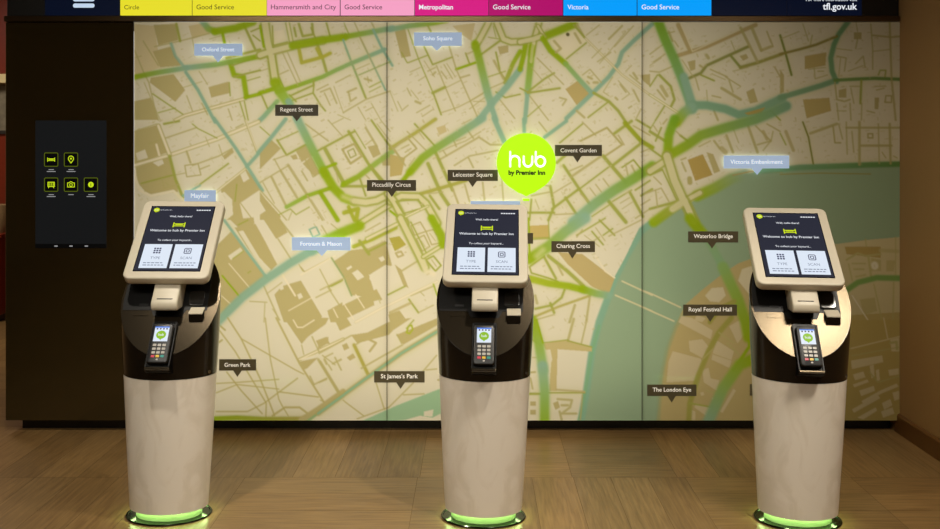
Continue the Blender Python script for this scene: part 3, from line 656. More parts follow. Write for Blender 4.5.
    pl((50,30),(150,25),(155,95),(50,95), c=(190,166,96)); g((45,-10),(50,180), w=10, c=G); o((150,0),(155,100), c=OG); o((50,100),(150,95), c=OG, w=16); pl((400,190),(640,-5),(640,20),(560,190),(500,300), c=K)
    pl((200,170),(330,180),(500,310),(470,392),(380,352),(250,232), c=(184,163,106)); p.line([(400,190),(450,270),(500,305)], 9, LT)
    o((300,80),(450,-10), c=OG, w=11); g((380,60),(440,130), w=9); g((420,0),(500,80), w=10); o((470,85),(640,0), w=8); o((300,90),(330,50), w=8); o((340,80),(420,140), w=5); o((400,40),(450,110), w=6); g((440,80),(490,45), w=8); o((360,130),(420,90), w=8)
    g((150,190),(250,270),(335,348), w=20); g((130,200),(190,310), w=14); o((200,240),(225,290), w=14); p.line([(130,190),(50,248),(60,280),(160,310),(200,325)], 9, OG)
    g((235,370),(220,410),(170,450),(80,470), w=13); g((160,440),(180,490), w=14); o((80,510),(200,460),(370,400), w=16, c=(170,160,80)); o((370,400),(350,540), w=14); o((290,450),(262,540), w=16); o((80,529),(180,500)); o((80,400),(90,440), w=16)
    g((60,312),(150,335),(260,350),(340,370), w=38, c=(160,172,40), c1=G); g((330,365),(400,388),(470,400), w=40, c=G, c1=E)
    g((345,-10),(240,60),(150,140),(50,205), w=58, c=E, c1=G)
    p.line([(90,190),(120,160)], 30, LT, soft=1.2, alpha=.5)
    p.line([(540,323),(700,398)], 8, (206,194,146)); p.line([(505,398),(700,482)], 8, (206,194,146))
    p.ctx(640, 220, 5.2923)
    p.line([(0,368),(60,390),(215,462)], 8, (206,194,146)); p.line([(0,455),(180,535)], 8, (206,194,146))
    # --- P
    p.ctx(520, 320, 4.808)
    pl((110,115),(230,95),(345,130),(345,152),(180,140),(175,342),(140,342),(150,200), c=(190,172,114)); pl((120,145),(145,140),(155,190),(140,230), c=K); o((230,100),(258,-5), w=15); o((295,110),(322,-5), w=9); g((230,100),(345,130), w=7); g((110,110),(230,95), w=6); g((140,350),(310,350), w=8); o((175,335),(310,345), w=12, c=T); o((180,380),(250,385),(240,420),(200,450),(270,450), w=13); pl((158,400),(182,388),(192,420),(170,432)); o((200,410),(230,410), w=14); o((190,440),(200,480), w=13)
    g((35,355),(95,355), w=12); pl((50,392),(76,392),(76,412),(50,412)); pl((50,432),(76,432),(76,455),(50,455)); o((60,180),(78,180), w=6); o((50,280),(60,330), w=10); o((300,360),(290,480), w=8)
    g((58,0),(90,110),(105,200),(112,240), w=48, c=G, c1=(140,172,110)); g((108,220),(118,340),(118,500), w=48, c=E, c1=(140,172,40)); g((80,0),(110,110), w=8, c=G)
    # --- Q
    p.ctx(640, 320, 4.808)
    q = (196,178,134)
    for P_ in ([(158,150),(290,185),(302,200),(265,292),(128,300),(138,200)], [(235,100),(300,92),(332,130),(300,182),(240,150)], [(185,10),(340,92),(350,50),(250,-10),(200,-20)], [(370,98),(452,150),(440,192),(350,160)], [(430,30),(480,0),(522,40),(470,112)], [(300,240),(330,230),(340,280),(382,290),(370,340),(308,300)], [(270,400),(342,422),(320,462),(262,420)], [(245,430),(266,440),(266,482),(240,482)], [(385,440),(450,330),(462,340),(398,447)], [(350,165),(440,195),(430,230),(345,190)], [(290,350),(305,345),(310,360),(295,365)], [(345,375),(352,372),(356,380),(348,384)]): pl(*P_, c=q)
    g((440,-10),(380,60),(330,150),(280,270),(240,400),(235,490), w=26, c=(156,150,70)); o((300,190),(350,140)); o((420,110),(480,170), w=10); g((240,400),(350,420), w=8); o((380,60),(450,110), w=9); o((320,340),(400,360), w=9)
    g((522,-10),(535,60),(525,130),(450,240), w=16, c=G); g((540,190),(480,215),(400,330),(350,440),(325,500), w=54, c=G, c1=E)
    # --- bank by Waterloo bridge
    p.ctx(640, 220, 5.2923)
    pl((345,400),(380,360),(440,355),(455,400),(420,435),(370,430), c=(200,186,146)); pl((540,260),(600,240),(640,330),(600,420),(520,320), c=(204,190,150)); pl((300,500),(350,520),(330,540),(290,530), c=q)
    g((370,120),(450,265), w=42, c=(134,164,110), c1=(132,166,120)); g((265,-10),(330,70), w=56, c=G); g((440,250),(520,420),(560,540),(575,620), w=58, c=(136,166,90), c1=G); g((370,540),(420,470),(500,430), w=24, c=(156,150,70))
    # --- R
    p.ctx(820, 220, 5.2923)
    pl((130,140),(320,140),(320,200),(140,180), c=(170,146,82)); pl((350,212),(400,212),(390,272),(350,272)); pl((270,200),(322,210),(322,270),(270,270)); p.line([(288,238),(290,244)], 38, K); o((320,160),(410,165), w=24, c=T); o((255,190),(270,300), w=15); p.line([(140,210),(200,175),(240,190),(320,180)], 11, O); o((170,230),(240,230), w=10); o((180,260),(230,260), w=12); o((190,300),(240,290), w=12); o((285,340),(330,540), w=9); o((390,330),(385,540), w=9); pl((210,420),(290,410),(302,482),(230,502)); p.line([(170,400),(260,540)], 6, K); o((400,90),(400,300), w=7); o((240,100),(245,140), w=8); o((150,230),(170,320), w=9)
    g((120,385),(200,330),(300,305),(430,308), w=30, c=(118,152,76))
    # --- S
    p.ctx(830, 320, 4.809)
    pl((0,0),(340,0),(340,490),(0,490), c=(176,154,88)); kk = (200,182,136)
    for P_ in ([(100,195),(250,170),(256,202),(105,236)], [(290,95),(332,85),(332,152),(295,150)], [(110,262),(160,247),(170,275),(120,290)], [(140,340),(210,316),(216,340),(150,366)], [(105,430),(230,360),(241,376),(115,446)], [(250,400),(290,380),(300,410),(260,432)], [(220,242),(235,236),(240,290),(225,292)], [(150,390),(240,340),(320,305),(330,320),(250,352),(160,402)], [(300,350),(332,340),(332,380),(310,388)], [(110,310),(180,285),(186,298),(116,324)], [(245,440),(300,420),(310,450),(255,470)], [(280,240),(330,232),(330,262),(285,268)], [(190,220),(210,214),(214,270),(200,282)], [(130,470),(220,420),(226,436),(160,478)]): pl(*P_, c=kk)
    p.line([(290,110),(320,105),(322,140)], 12, O); p.line([(100,137),(340,78)], 6, kk); p.line([(258,-10),(278,92)], 6, kk); p.line([(105,172),(335,130)], 5, O); p.line([(190,250),(230,300),(330,270)], 6, O)
    # --- U
    p.ctx(210, 320, 4.808)
    for L_, w_ in (([(85,-10),(150,90),(240,280),(310,460)], 9), ([(45,50),(120,150),(270,400),(268,465)], 8), ([(150,90),(410,240),(450,260)], 7), ([(265,-10),(290,190),(330,380),(345,410)], 7), ([(318,-10),(430,210),(550,400)], 11), ([(30,305),(130,300),(330,285)], 7), ([(30,350),(130,310),(330,332)], 7), ([(80,250),(150,340),(250,450)], 8), ([(30,440),(180,440),(260,400),(420,280)], 8), ([(300,460),(360,420),(430,420),(480,458)], 12), ([(330,345),(520,370)], 8), ([(345,410),(375,460)], 7)): o(*L_, w=w_, c=(176,162,96))
    pl((355,-10),(570,-10),(555,20),(470,80),(440,115)); p.line([(400,0),(420,35),(445,35),(500,0)], 6, LT); p.line([(430,190),(640,92)], 16, O); p.line([(430,190),(640,92)], 8, LT); pl((430,200),(520,180),(470,230),(445,242)); p.line([(440,190),(500,170)], 5, LT); o((520,190),(630,372), w=15); o((490,80),(522,150), w=8); o((500,310),(560,280), w=9); o((480,270),(500,310)); pl((508,100),(560,80),(576,115),(540,112),(530,142)); o((550,190),(560,210), w=14); o((540,170),(600,215), w=7); o((600,180),(630,240), w=9); o((440,120),(450,165), w=6)
    g((15,475),(130,470),(260,477),(470,475), w=24, c=G, c1=(164,150,76)); p.line([(440,480),(520,430),(640,345)], 30, T); g((470,485),(640,360), w=13, c=(140,168,110))
    # --- V
    p.ctx(320, 320, 4.808)
    pl((65,-10),(130,-10),(152,25),(95,52)); pl((150,72),(230,60),(350,0),(440,-10),(350,50),(330,72),(180,112)); pl((365,72),(565,-10),(568,22),(400,118)); pl((-10,100),(40,80),(40,110),(-10,140)); o((-5,160),(150,75), w=9); g((165,120),(232,262), w=17, c=(168,158,70)); o((0,200),(95,355), w=15); o((-5,300),(30,285), w=9); pl((105,120),(130,110),(142,135),(115,147)); pl((130,180),(160,160),(172,180),(145,196)); p.line([(230,90),(270,110),(240,150)], 11, T); o((170,120),(210,95), w=9); o((370,70),(392,112), w=9); o((200,232),(395,120), w=10); o((60,210),(100,190), w=11); o((20,180),(60,160), w=8); o((40,215),(55,240), w=8); p.line([(415,60),(425,30),(440,25),(445,45),(430,65)], 8, (164,170,50), closed=True); g((415,40),(450,0), w=6); o((0,385),(20,395), w=6)
    for L_ in ([(270,300),(310,430)], [(110,385),(210,460)], [(330,420),(440,310),(560,170)], [(400,360),(500,355)], [(510,240),(560,235)], [(180,475),(330,420)]): o(*L_, w=7, c=(176,162,96))
    pl((205,485),(370,410),(590,325),(590,445),(540,470),(480,460),(410,480),(300,490), c=(150,180,136)); pl((500,440),(545,430),(540,465),(500,462), c=K)
    g((-10,450),(100,370),(230,275),(390,160),(575,48), w=24, c=(172,160,96)); g((-10,450),(100,370),(230,275),(390,160),(575,48), w=12, c=(136,172,132))
    # --- building footprints as fine marks inside the pale blocks
    p.ctx(0, 0, 1)
    rr = random.Random(11); Kc = np.array(K)
    for _ in range(4200):
        x, y = rr.uniform(136, 898), rr.uniform(24, 330)
        if (y > 255 and x < 420) or (x < 300 and y > 200): continue
        ix, iy = int((x - MX0) / RS), int((y - MY0) / RS)
        if np.abs(p.a[iy, ix] - Kc).max() > 6: continue
        a = math.radians(-28 if x < 760 else -6) + rr.choice((0, 0, PI / 2)) + rr.uniform(-.1, .1)
        L = rr.uniform(1, 4.5)
        if rr.random() < .55:
            u = (math.cos(a), math.sin(a)); h = rr.uniform(.6, 1.8)
            p.poly([(x, y), (x + L * u[0], y + L * u[1]), (x + L * u[0] - h * u[1], y + L * u[1] + h * u[0]), (x - h * u[1], y + h * u[0])], (190, 176, 124), rr.uniform(.35, .8))
            continue
        p.line([(x, y), (x + L * math.cos(a), y + L * math.sin(a))], rr.uniform(.5, 1.1), O, alpha=rr.uniform(.15, .45))
    # soft green glow of the streets, painted into the pale blocks
    def blur(f, r):
        for ax in (0, 1):
            for _ in range(2):
                c_ = np.cumsum(np.pad(f, [(r + 1, r) if k == ax else (0, 0) for k in (0, 1)], mode='edge'), axis=ax, dtype=np.float64)
                n_ = f.shape[ax]
                f = ((np.take(c_, range(2 * r + 1, n_ + 2 * r + 1), ax) - np.take(c_, range(0, n_), ax)) / (2 * r + 1)).astype(np.float32)
        return f
    h_ = np.clip(blur(p.halo, 9) * 1.1, 0, 1)[..., None] * .5
    pale = (np.abs(p.a - Kc).max(-1) < 14)[..., None]
    tint = np.array((178, 176, 96), np.float32)
    p.a += np.where(pale, (tint - p.a) * h_, 0)
    a = p.a
    a = (np.roll(a, 1, 0) + a * 2 + np.roll(a, -1, 0)) / 4
    a = (np.roll(a, 1, 1) + a * 2 + np.roll(a, -1, 1)) / 4
    return a

def build_map():
    a = paint_map() / 255.0
    a = np.where(a <= 0.04045, a / 12.92, ((a + 0.055) / 1.055) ** 2.4)
    st = RS * 2
    specs = ((134.0, 387.0, 'cream and green street map panel beside the dark glass, marked Green Park'),
             (387.0, 642.0, 'middle street map panel with the glowing lime sign on it'),
             (642.0, 900.0, 'dimmer street map panel by the tan wall, with the wide green river'))
    root0 = None
    for x0, x1, lab in specs:
        nx = int(round((x1 - x0 - 0.7) / st)) + 1; ny = int(round((MY1 - MY0) / st)) + 1
        xs = np.linspace(x0 + 0.35, x1 - 0.35, nx); ys = np.linspace(MY0 + .2, MY1, ny)
        X, Y = np.meshgrid(xs, ys)
        co = np.stack([(X - HX) * KW, np.full_like(X, DW), CH - (Y - HY) * KW], -1).reshape(-1, 3)
        iu = np.clip(((X - MX0) / RS).round().astype(int), 0, a.shape[1] - 1); iv = np.clip(((Y - MY0) / RS).round().astype(int), 0, a.shape[0] - 1)
        col = a[iv, iu].reshape(-1, 3)
        idx = np.arange(nx * ny).reshape(ny, nx)
        q = np.stack([idx[:-1, :-1], idx[1:, :-1], idx[1:, 1:], idx[:-1, 1:]], -1).reshape(-1, 4)
        # the back and the edges of the glass
        n0 = len(co)
        xa, xb, za, zb = co[:, 0].min(), co[:, 0].max(), co[:, 2].min(), co[:, 2].max()
        ex = np.array([(xa, DW, za), (xb, DW, za), (xb, DW, zb), (xa, DW, zb), (xa, DW + .008, za), (xb, DW + .008, za), (xb, DW + .008, zb), (xa, DW + .008, zb)])
        eq = np.array([(0, 4, 5, 1), (1, 5, 6, 2), (2, 6, 7, 3), (3, 7, 4, 0)]) + n0
        co = np.vstack([co, ex]); col = np.vstack([col, np.tile((0.12, 0.12, 0.06), (8, 1))]); q = np.vstack([q, eq])
        me = bpy.data.meshes.new('street_map')
        me.vertices.add(len(co)); me.vertices.foreach_set('co', co.astype(np.float32).ravel())
        me.loops.add(len(q) * 4); me.loops.foreach_set('vertex_index', q.astype(np.int32).ravel())
        me.polygons.add(len(q)); me.polygons.foreach_set('loop_start', np.arange(0, len(q) * 4, 4, dtype=np.int32))
        me.update(calc_edges=True)
        ca = me.color_attributes.new('print', 'FLOAT_COLOR', 'POINT')
        ca.data.foreach_set('color', np.hstack([col, np.ones((len(col), 1))]).astype(np.float32).ravel())
        me.materials.append(M['map'])
        o = bpy.data.objects.new('street_map', me); COL.objects.link(o)
        tag(o, lab, 'map', 'street map panels on the wall')
build_map()

# ------------------------------------------------------------------ dark glass panel with its tablet screen
def rframe(b, x0, x1, y0, y1, r, w, fr, m, t):
    A, B = rrect(x0, x1, y0, y1, r), rrect(x0 + w, x1 - w, y0 + w, y1 - w, max(r - w, 1e-4))
    n = len(A)
    b.add([fr(u, v, t) for u, v in A] + [fr(u, v, t) for u, v in B], [(i, (i + 1) % n, n + (i + 1) % n, n + i) for i in range(n)], m)

def bed_icon(b, fr, cx, cy, w, m, t, k=0.055):
    h = w * .5; s = w * k * 2
    b.stroke([(cx - w / 2, cy + h / 2), (cx - w / 2, cy - h / 2)], s, fr, m, t)
    b.stroke([(cx + w / 2, cy + h / 2), (cx + w / 2, cy - h / 2)], s, fr, m, t)
    b.stroke([(cx - w / 2, cy - h * .25), (cx + w / 2, cy - h * .25)], s, fr, m, t)
    b.stroke([(cx - w / 2, cy + h * .22), (cx + w / 2, cy + h * .22)], s, fr, m, t)
    b.stroke([(cx - w * .3, cy + h * .05), (cx + w * .3, cy + h * .05)], s * .8, fr, m, t)

def glass_panel():
    root = empty('glass_panel', (wx(69.5), 5.0, wz(420.4)))
    tag(root, 'tall dark bronze glass panel with a small touchscreen of lime icons', 'panel')
    ox, oz = root.location.x, root.location.z
    fr = lambda a, c, t: (a - ox, DW - 5.0 - t, c - oz)
    b = MB(); b.box(wx(5.5) - ox, wx(133.6) - ox, DW - 5.0, 0, 0, wz(22.2) - oz)
    b.build('glass', M['glass_dark'], root, bevel=0.002, seg=1)
    b = MB(); b.prism([(wx(35.6), wz(248)), (wx(106.5), wz(248)), (wx(106.5), wz(120.5)), (wx(35.6), wz(120.5))], 0.0, 0.003, fr)
    b.poly([fr(a, c, 0.0034) for a, c in ((wx(35.6), wz(248)), (wx(106.5), wz(248)), (wx(106.5), wz(243.8)), (wx(35.6), wz(243.8)))], 1)
    for cx in (56.3, 71.3, 86.6):
        b.poly([fr(a, c, 0.0036) for a, c in ((wx(cx - 1.6), wz(246.6)), (wx(cx + 1.6), wz(246.6)), (wx(cx + 1.6), wz(245.4)), (wx(cx - 1.6), wz(245.4)))], 2)
    d = b.build('touchscreen', [M['pad_dark'], M['pad_black'], M['pad_grey']], root)
    cs = [(51.5, 159.6, 'bed'), (71.3, 159.6, 'pin'), (51.5, 184.6, 'train'), (71.3, 184.6, 'cam'), (91.2, 184.6, 'info')]
    for px, py, kind in cs:
        cx, cz = wx(px), wz(py); h = 7.1 * KW; u = KW
        b = MB()
        b.prism(rrect(cx - h, cx + h, cz - h, cz + h, 1.6 * u), 0.003, 0.0036, fr, 1)
        rframe(b, cx - h, cx + h, cz - h, cz + h, 1.6 * u, .8 * u, fr, 2, 0.0040)
        t = 0.0042
        if kind == 'bed': bed_icon(b, fr, cx, cz, 7 * u, 0, t, .05)
        elif kind == 'pin':
            A = [(cx + 2.6 * u * math.cos(q), cz + 1 * u + 2.6 * u * math.sin(q)) for q in np.linspace(-.6, PI + .6, 14)] + [(cx, cz - 3.4 * u)]
            b.stroke(A, .8 * u, fr, 0, t, closed=True); b.poly([fr(*p_, t) for p_ in circle(cx, cz + 1 * u, 1.0 * u, 12)], 0)
        elif kind == 'train':
            b.stroke([(cx - 3.2 * u, cz - 1.8 * u), (cx + 3.2 * u, cz - 1.8 * u), (cx + 3.2 * u, cz + 2.4 * u), (cx - 3.2 * u, cz + 2.4 * u)], .8 * u, fr, 0, t, closed=True)
            for k in (-2, 0, 2): b.stroke([(cx + k * u, cz - .8 * u), (cx + k * u, cz + 1.4 * u)], .8 * u, fr, 0, t)
            b.stroke([(cx - 2 * u, cz - 1.8 * u), (cx - 2.6 * u, cz - 3.2 * u)], .7 * u, fr, 0, t); b.stroke([(cx + 2 * u, cz - 1.8 * u), (cx + 2.6 * u, cz - 3.2 * u)], .7 * u, fr, 0, t)
        elif kind == 'cam':
            b.stroke([(cx - 3.4 * u, cz - 2.4 * u), (cx + 3.4 * u, cz - 2.4 * u), (cx + 3.4 * u, cz + 1.8 * u), (cx + 1.4 * u, cz + 1.8 * u), (cx + .8 * u, cz + 2.8 * u), (cx - .8 * u, cz + 2.8 * u), (cx - 1.4 * u, cz + 1.8 * u), (cx - 3.4 * u, cz + 1.8 * u)], .7 * u, fr, 0, t, closed=True)
            b.stroke(circle(cx, cz - .3 * u, 1.4 * u, 12), .6 * u, fr, 0, t, closed=True)
        else:
            b.poly([fr(*p_, t) for p_ in circle(cx, cz, 2.8 * u, 18)], 0)
            b.text('i', fr, cx, cz, height=3.4 * u, m=1, t=t + .0003, bold=.02)
        for r_, hw in ((10, 2.6), (11.9, 4.4 if kind != 'cam' else 0)):
            if hw: b.stroke([(cx - hw * u, cz - r_ * u), (cx + hw * u, cz - r_ * u)], .75 * u, fr, 3, 0.0034, cap=False)
        b.build('app_icon', [M['pad_lime'], M['pad_black'], M['pad_dim'], M['pad_grey']], d, merge=False)
glass_panel()

# ------------------------------------------------------------------ line status display over the map
def status_display():
    top = -18.0
    root = empty('status_display', (0, 5.0, wz(16.2)))
    tag(root, 'long black overhead display of coloured train line status tiles', 'display')
    oz = root.location.z; YF_ = 4.974
    b = MB(); b.box(wx(6.5), wx(899), YF_ - 5.0, 0, 0, wz(top) - oz)
    b.build('casing', M['black'], root, bevel=0.002, seg=1)
    fr = lambda a, c, t: (a, YF_ - 5.0 - t, c - oz)
    tiles = [(45, 120, 'navy', None, None, 0), (120.3, 192, 'yellow', 'Circle', 'ink', 0), (192.5, 266.8, 'yellow', 'Good Service', 'ink', 0),
             (267, 340, 'pink', 'Hammersmith and City', 'ink', 0), (340.6, 414.6, 'pink', 'Good Service', 'ink', 0),
             (415, 488.7, 'magenta', 'Metropolitan', 'white', .02), (489, 563, 'plum', 'Good Service', 'white', .005),
             (563.5, 637, 'blue', 'Victoria', 'white', .005), (637.6, 711.6, 'blue', 'Good Service', 'white', .005),
             (712, 787, 'navy', None, None, 0), (787.3, 862, 'navy', 'tfl.gov.uk', 'white', .015)]
    for x0, x1, c, s, ink, bold in tiles:
        b = MB()
        b.prism([(wx(x0), wz(15.4)), (wx(x1 - .3), wz(15.4)), (wx(x1 - .3), wz(-4)), (wx(x0), wz(-4))], 0, 0.004, fr)
        if s == 'tfl.gov.uk':
            b.text(s, fr, wx(857), wz(7.4), width=34.2 * KW, m=1, t=0.0045, bold=bold, align='R')
            b.text('For more information visit', fr, wx(857), wz(-.6), width=51 * KW, m=1, t=0.0045, align='R')
        elif s:
            wd = {'Circle': 14.8, 'Good Service': 37.5, 'Hammersmith and City': 65, 'Metropolitan': 34, 'Victoria': 21}[s]
            vs, fs, bb = text_geo(s, bold)
            k = wd * KW / (bb[1] - bb[0])                       # baseline at y 9.2
            b.add([fr(wx(x0 + 4) + (x - bb[0]) * k, wz(9.3) + y * k, 0.0045) for x, y in vs], fs, 1)
        elif x0 == 45:
            for y in (-.7, 5.6):
                b.prism(rrect(wx(73), wx(94.6), wz(y + 2.1), wz(y - 2.1), 2 * KW), 0.004, 0.0046, fr, 1)
            ink = 'ice'
        o = b.build('status_tile', [M['led_' + c], M['led_' + (ink or 'white')]], root, merge=False)
        o['label'] = f"{'dark blue' if c == 'navy' else c} status tile" + (f" reading {s}" if s else (' with three pale bars' if x0 == 45 else ''))
status_display()

# ------------------------------------------------------------------ place labels on the map
def label_outline(x0, x1, y0, y1, px, py, hw=4.3):
    """counter-clockwise outline in wall metres"""
    pts = [(wx(x0), wz(y1))]
    if px is not None: pts += [(wx(px - hw), wz(y1)), (wx(px), wz(py)), (wx(px + hw), wz(y1))]
    return pts + [(wx(x1), wz(y1)), (wx(x1), wz(y0)), (wx(x0), wz(y0))]

def map_label(s, x0, x1, y0, y1, px, py, label, lit=False, tw=None):
    cx, cz = wx((x0 + x1) / 2), wz((y0 + y1) / 2)
    root = empty('map_label', (cx, DW, cz))
    tag(root, label, 'label', 'lit blue place labels on the map' if lit else 'dark place labels on the map')
    fr = lambda a, c, t: (a - cx, -t, c - cz)
    t0, t1 = (0.012, 0.018) if lit else (0.0, 0.006)
    b = MB(); b.prism(label_outline(x0, x1, y0, y1, px, py, 5.2 if lit else 4.3), t0, t1, fr)
    b.build('plate', M['lit_plate' if lit else 'label_dark'], root)
    if lit:
        b = MB(); b.prism(label_outline(x0 + 1.2, x1 - 1.2, y0 + 1.2, y1 - 1.2, px, py - 1.5 if py else None, 4.2), 0.0, 0.0119, fr)
        b.build('back_light', M['lit_back'], root)
    if s:
        b = MB(); b.text(s, fr, cx, cz + (.15 * KW), width=(tw or (x1 - x0) * .78) * KW, t=t1 + .0006, bold=0.0 if lit else .011)
        b.build('lettering', M['lit_text' if lit else 'label_text'], root, merge=False)

map_label('Regent Street', 275.4, 318.3, 104.7, 115.9, 296.9, 121.3, 'dark olive map label reading Regent Street', tw=32.5)
map_label('Leicester Square', 447.7, 497.8, 169.8, 180.9, 472.6, 187, 'dark olive map label reading Leicester Square', tw=39.5)
map_label('Covent Garden', 554.9, 601.8, 144.9, 156, 577.3, 162.5, 'dark olive map label reading Covent Garden', tw=36)
map_label('Piccadilly Circus', 367.1, 416.1, 180, 190.8, 391.9, 196.9, 'dark olive map label reading Piccadilly Circus', tw=38.5)
map_label('Charing Cross', 551.4, 594.8, 241.1, 252, 572.3, 258.4, 'dark olive map label reading Charing Cross', tw=33.5)
map_label('Waterloo Bridge', 688, 737.9, 231.3, 242.3, 711.8, 248.3, 'dark olive map label reading Waterloo Bridge', tw=39)
map_label('Royal Festival Hall', 683.1, 736.7, 304.5, 315.4, 710, 321.5, 'dark olive map label reading Royal Festival Hall', tw=43)
map_label('Green Park', 219.4, 256.2, 359.1, 370.3, 237.7, 376.6, 'dark olive map label reading Green Park', tw=26)
map_label("St James's Park", 374.3, 424.6, 371, 382.2, 400.7, 388.6, "dark olive map label reading St James's Park", tw=37)
map_label('The London Eye', 647.1, 696.2, 384.5, 395.7, 671.4, 402.2, 'dark olive map label reading The London Eye', tw=38.5)
map_label(None, 488, 533, 232.9, 243.6, None, None, 'dark map label mostly hidden behind the middle kiosk screen')
map_label(None, 749.8, 790, 384, 395.3, None, None, 'dark map label edge showing beside the white base of the kiosk by the wall')
map_label('Oxford Street', 195.2, 243, 44, 55.9, 218.8, 62.5, 'glowing pale blue map label reading Oxford Street', True, 32)
map_label('Soho Square', 414.2, 461.8, 32.8, 46.1, 437, 51, 'glowing pale blue map label reading Soho Square', True, 29)
map_label('Mayfair', 185.4, 216.5, 190, 202.5, 201, 208, 'glowing pale blue map label reading Mayfair above the left kiosk screen', True, 18)
map_label('Fortnum & Mason', 292.5, 350.8, 237, 250, 322.4, 255.6, 'glowing pale blue map label reading Fortnum & Mason', True, 41)
map_label('Victoria Embankment', 723, 788, 155.5, 168.3, 756.2, 174.7, 'glowing pale blue map label reading Victoria Embankment', True, 52)
map_label(None, 470.6, 520, 200.9, 213, 495, 219, 'glowing label whose top edge shows over the middle kiosk screen', True)

# ------------------------------------------------------------------ the lime balloon sign
def hub_sign():
    cx, cy, r = 525.8, 162.5, 29.3
    root = empty('balloon_sign', (wx(cx), DW, wz(cy)))
    tag(root, 'glowing lime round map pin sign reading hub by Premier Inn', 'sign')
    ox, oz = root.location.x, root.location.z
    fr = lambda a, c, t: (a * KW, -t, c * KW)                      # sign units: photo pixels from the centre
    def drop(r, tip):
        a0 = math.radians(-60); pts = []
        n = 60
        for i in range(n + 1):
            a = a0 + (2 * PI - math.radians(60)) * i / n
            pts.append((r * math.cos(a), r * math.sin(a)))
        pts += [(-r * .28, -r - .4), (-r * .14, tip + 2.4), (0, tip), (r * .14, tip + 2.4), (r * .28, -r - .4)]
        return pts
    b = MB(); b.prism(drop(r, -33.6), 0.03, 0.045, fr); b.build('disc', M['hub_green'], root, smooth=30)
    b = MB(); b.prism(drop(r - 1.6, -31.5), 0.0, 0.0299, fr); b.build('back_light', M['hub_back'], root, smooth=30)
    b = MB(); b.prism([(-2.9, -38), (2.9, -38), (3.4, -36), (-3.4, -36)], 0.0, 0.045, fr); b.build('knot', M['hub_green'], root)
    t = 0.0456; wd = 2.05
    q = lambda x, y: ((x - 448) / 5.222, -(y - 222) / 5.222)        # crop units on the photo
    b = MB()
    def arc(cx_, cy_, rx, ry, a0, a1, n=14): return [q(cx_ + rx * math.cos(math.radians(a0 + (a1 - a0) * i / n)), cy_ + ry * math.sin(math.radians(a0 + (a1 - a0) * i / n))) for i in range(n + 1)]
    b.stroke([q(365, 166), q(365, 242)], wd, fr, 0, t); b.stroke(arc(389, 211, 24, 24, 180, 360) + [q(413, 242)], wd, fr, 0, t)
    b.stroke([q(435, 190), q(435, 218)] + arc(457, 218, 22, 24, 180, 0) + [q(479, 190)], wd, fr, 0, t)
    b.stroke([q(497, 166), q(497, 218)], wd, fr, 0, t); b.stroke(arc(521, 216, 24, 26, 0, 360, 26), wd, fr, 0, t)
    b.build('lettering', M['hub_white'], root, merge=False)
    b = MB(); p_ = q(451, 277); b.text('by Premier Inn', fr, p_[0], p_[1], width=36.5, t=t, bold=.045)
    b.build('lettering', M['hub_black'], root, merge=False)['label'] = 'small black lettering'
hub_sign()

# ------------------------------------------------------------------ kiosks
SL = math.atan(1.42)                                               # pitch of the console face
CV = Vector((0, math.cos(SL), math.sin(SL))); CN = Vector((0, -math.sin(SL), math.cos(SL))); C0 = Vector((0, 0, 0.875))
def cfr(u, v, n): return tuple(Vector((u, 0, 0)) + C0 + CV * v + CN * n)
HS = math.radians(45)
HV = Vector((0, math.cos(HS), math.sin(HS))); HN = Vector((0, -math.sin(HS), math.cos(HS))); H0 = Vector((0, -0.06, 0.983))
def hfr(u, v, n): return tuple(Vector((u, 0, 0)) + H0 + HV * v + HN * n)

PROF = [(0.037, .156), (0.30, .171), (0.57, .184), (0.72, .193), (0.86, .1976), (1.0, .1965), (1.12, .192)]
def rad(z):
    for (z0, a0), (z1, a1) in zip(PROF, PROF[1:]):
        if z <= z1: return a0 + (a1 - a0) * (z - z0) / (z1 - z0)
    return PROF[-1][1]
BR = 0.755
def bpt(z, th, k=1.0):
    a = rad(z) * k
    return (a * math.cos(th), a * BR * math.sin(th), z)

def shell_wall(b, zs, th0, th1, n, thick=0.006, k=1.0):
    """curved wall with thickness between two angles"""
    ths = [th0 + (th1 - th0) * i / n for i in range(n + 1)]
    ro = [[bpt(z, t, k) for t in ths] for z in zs]; ri = [[bpt(z, t, k - thick / .17) for t in ths] for z in zs]
    V = [p for r in ro for p in r] + [p for r in ri for p in r]
    N = n + 1; H = len(zs); off = N * H; Fc = []
    for j in range(H - 1):
        for i in range(n):
            a = j * N + i
            Fc.append((a, a + 1, a + N + 1, a + N)); Fc.append((off + a + 1, off + a, off + a + N, off + a + N + 1))
        Fc.append((j * N, (j + 1) * N, off + (j + 1) * N, off + j * N)); Fc.append(((j + 1) * N + n, j * N + n, off + j * N + n, off + (j + 1) * N + n))
    for i in range(n):
        Fc.append((i + 1, i, off + i, off + i + 1)); t = (H - 1) * N
        Fc.append((t + i, t + i + 1, off + t + i + 1, off + t + i))
    b.add(V, Fc)

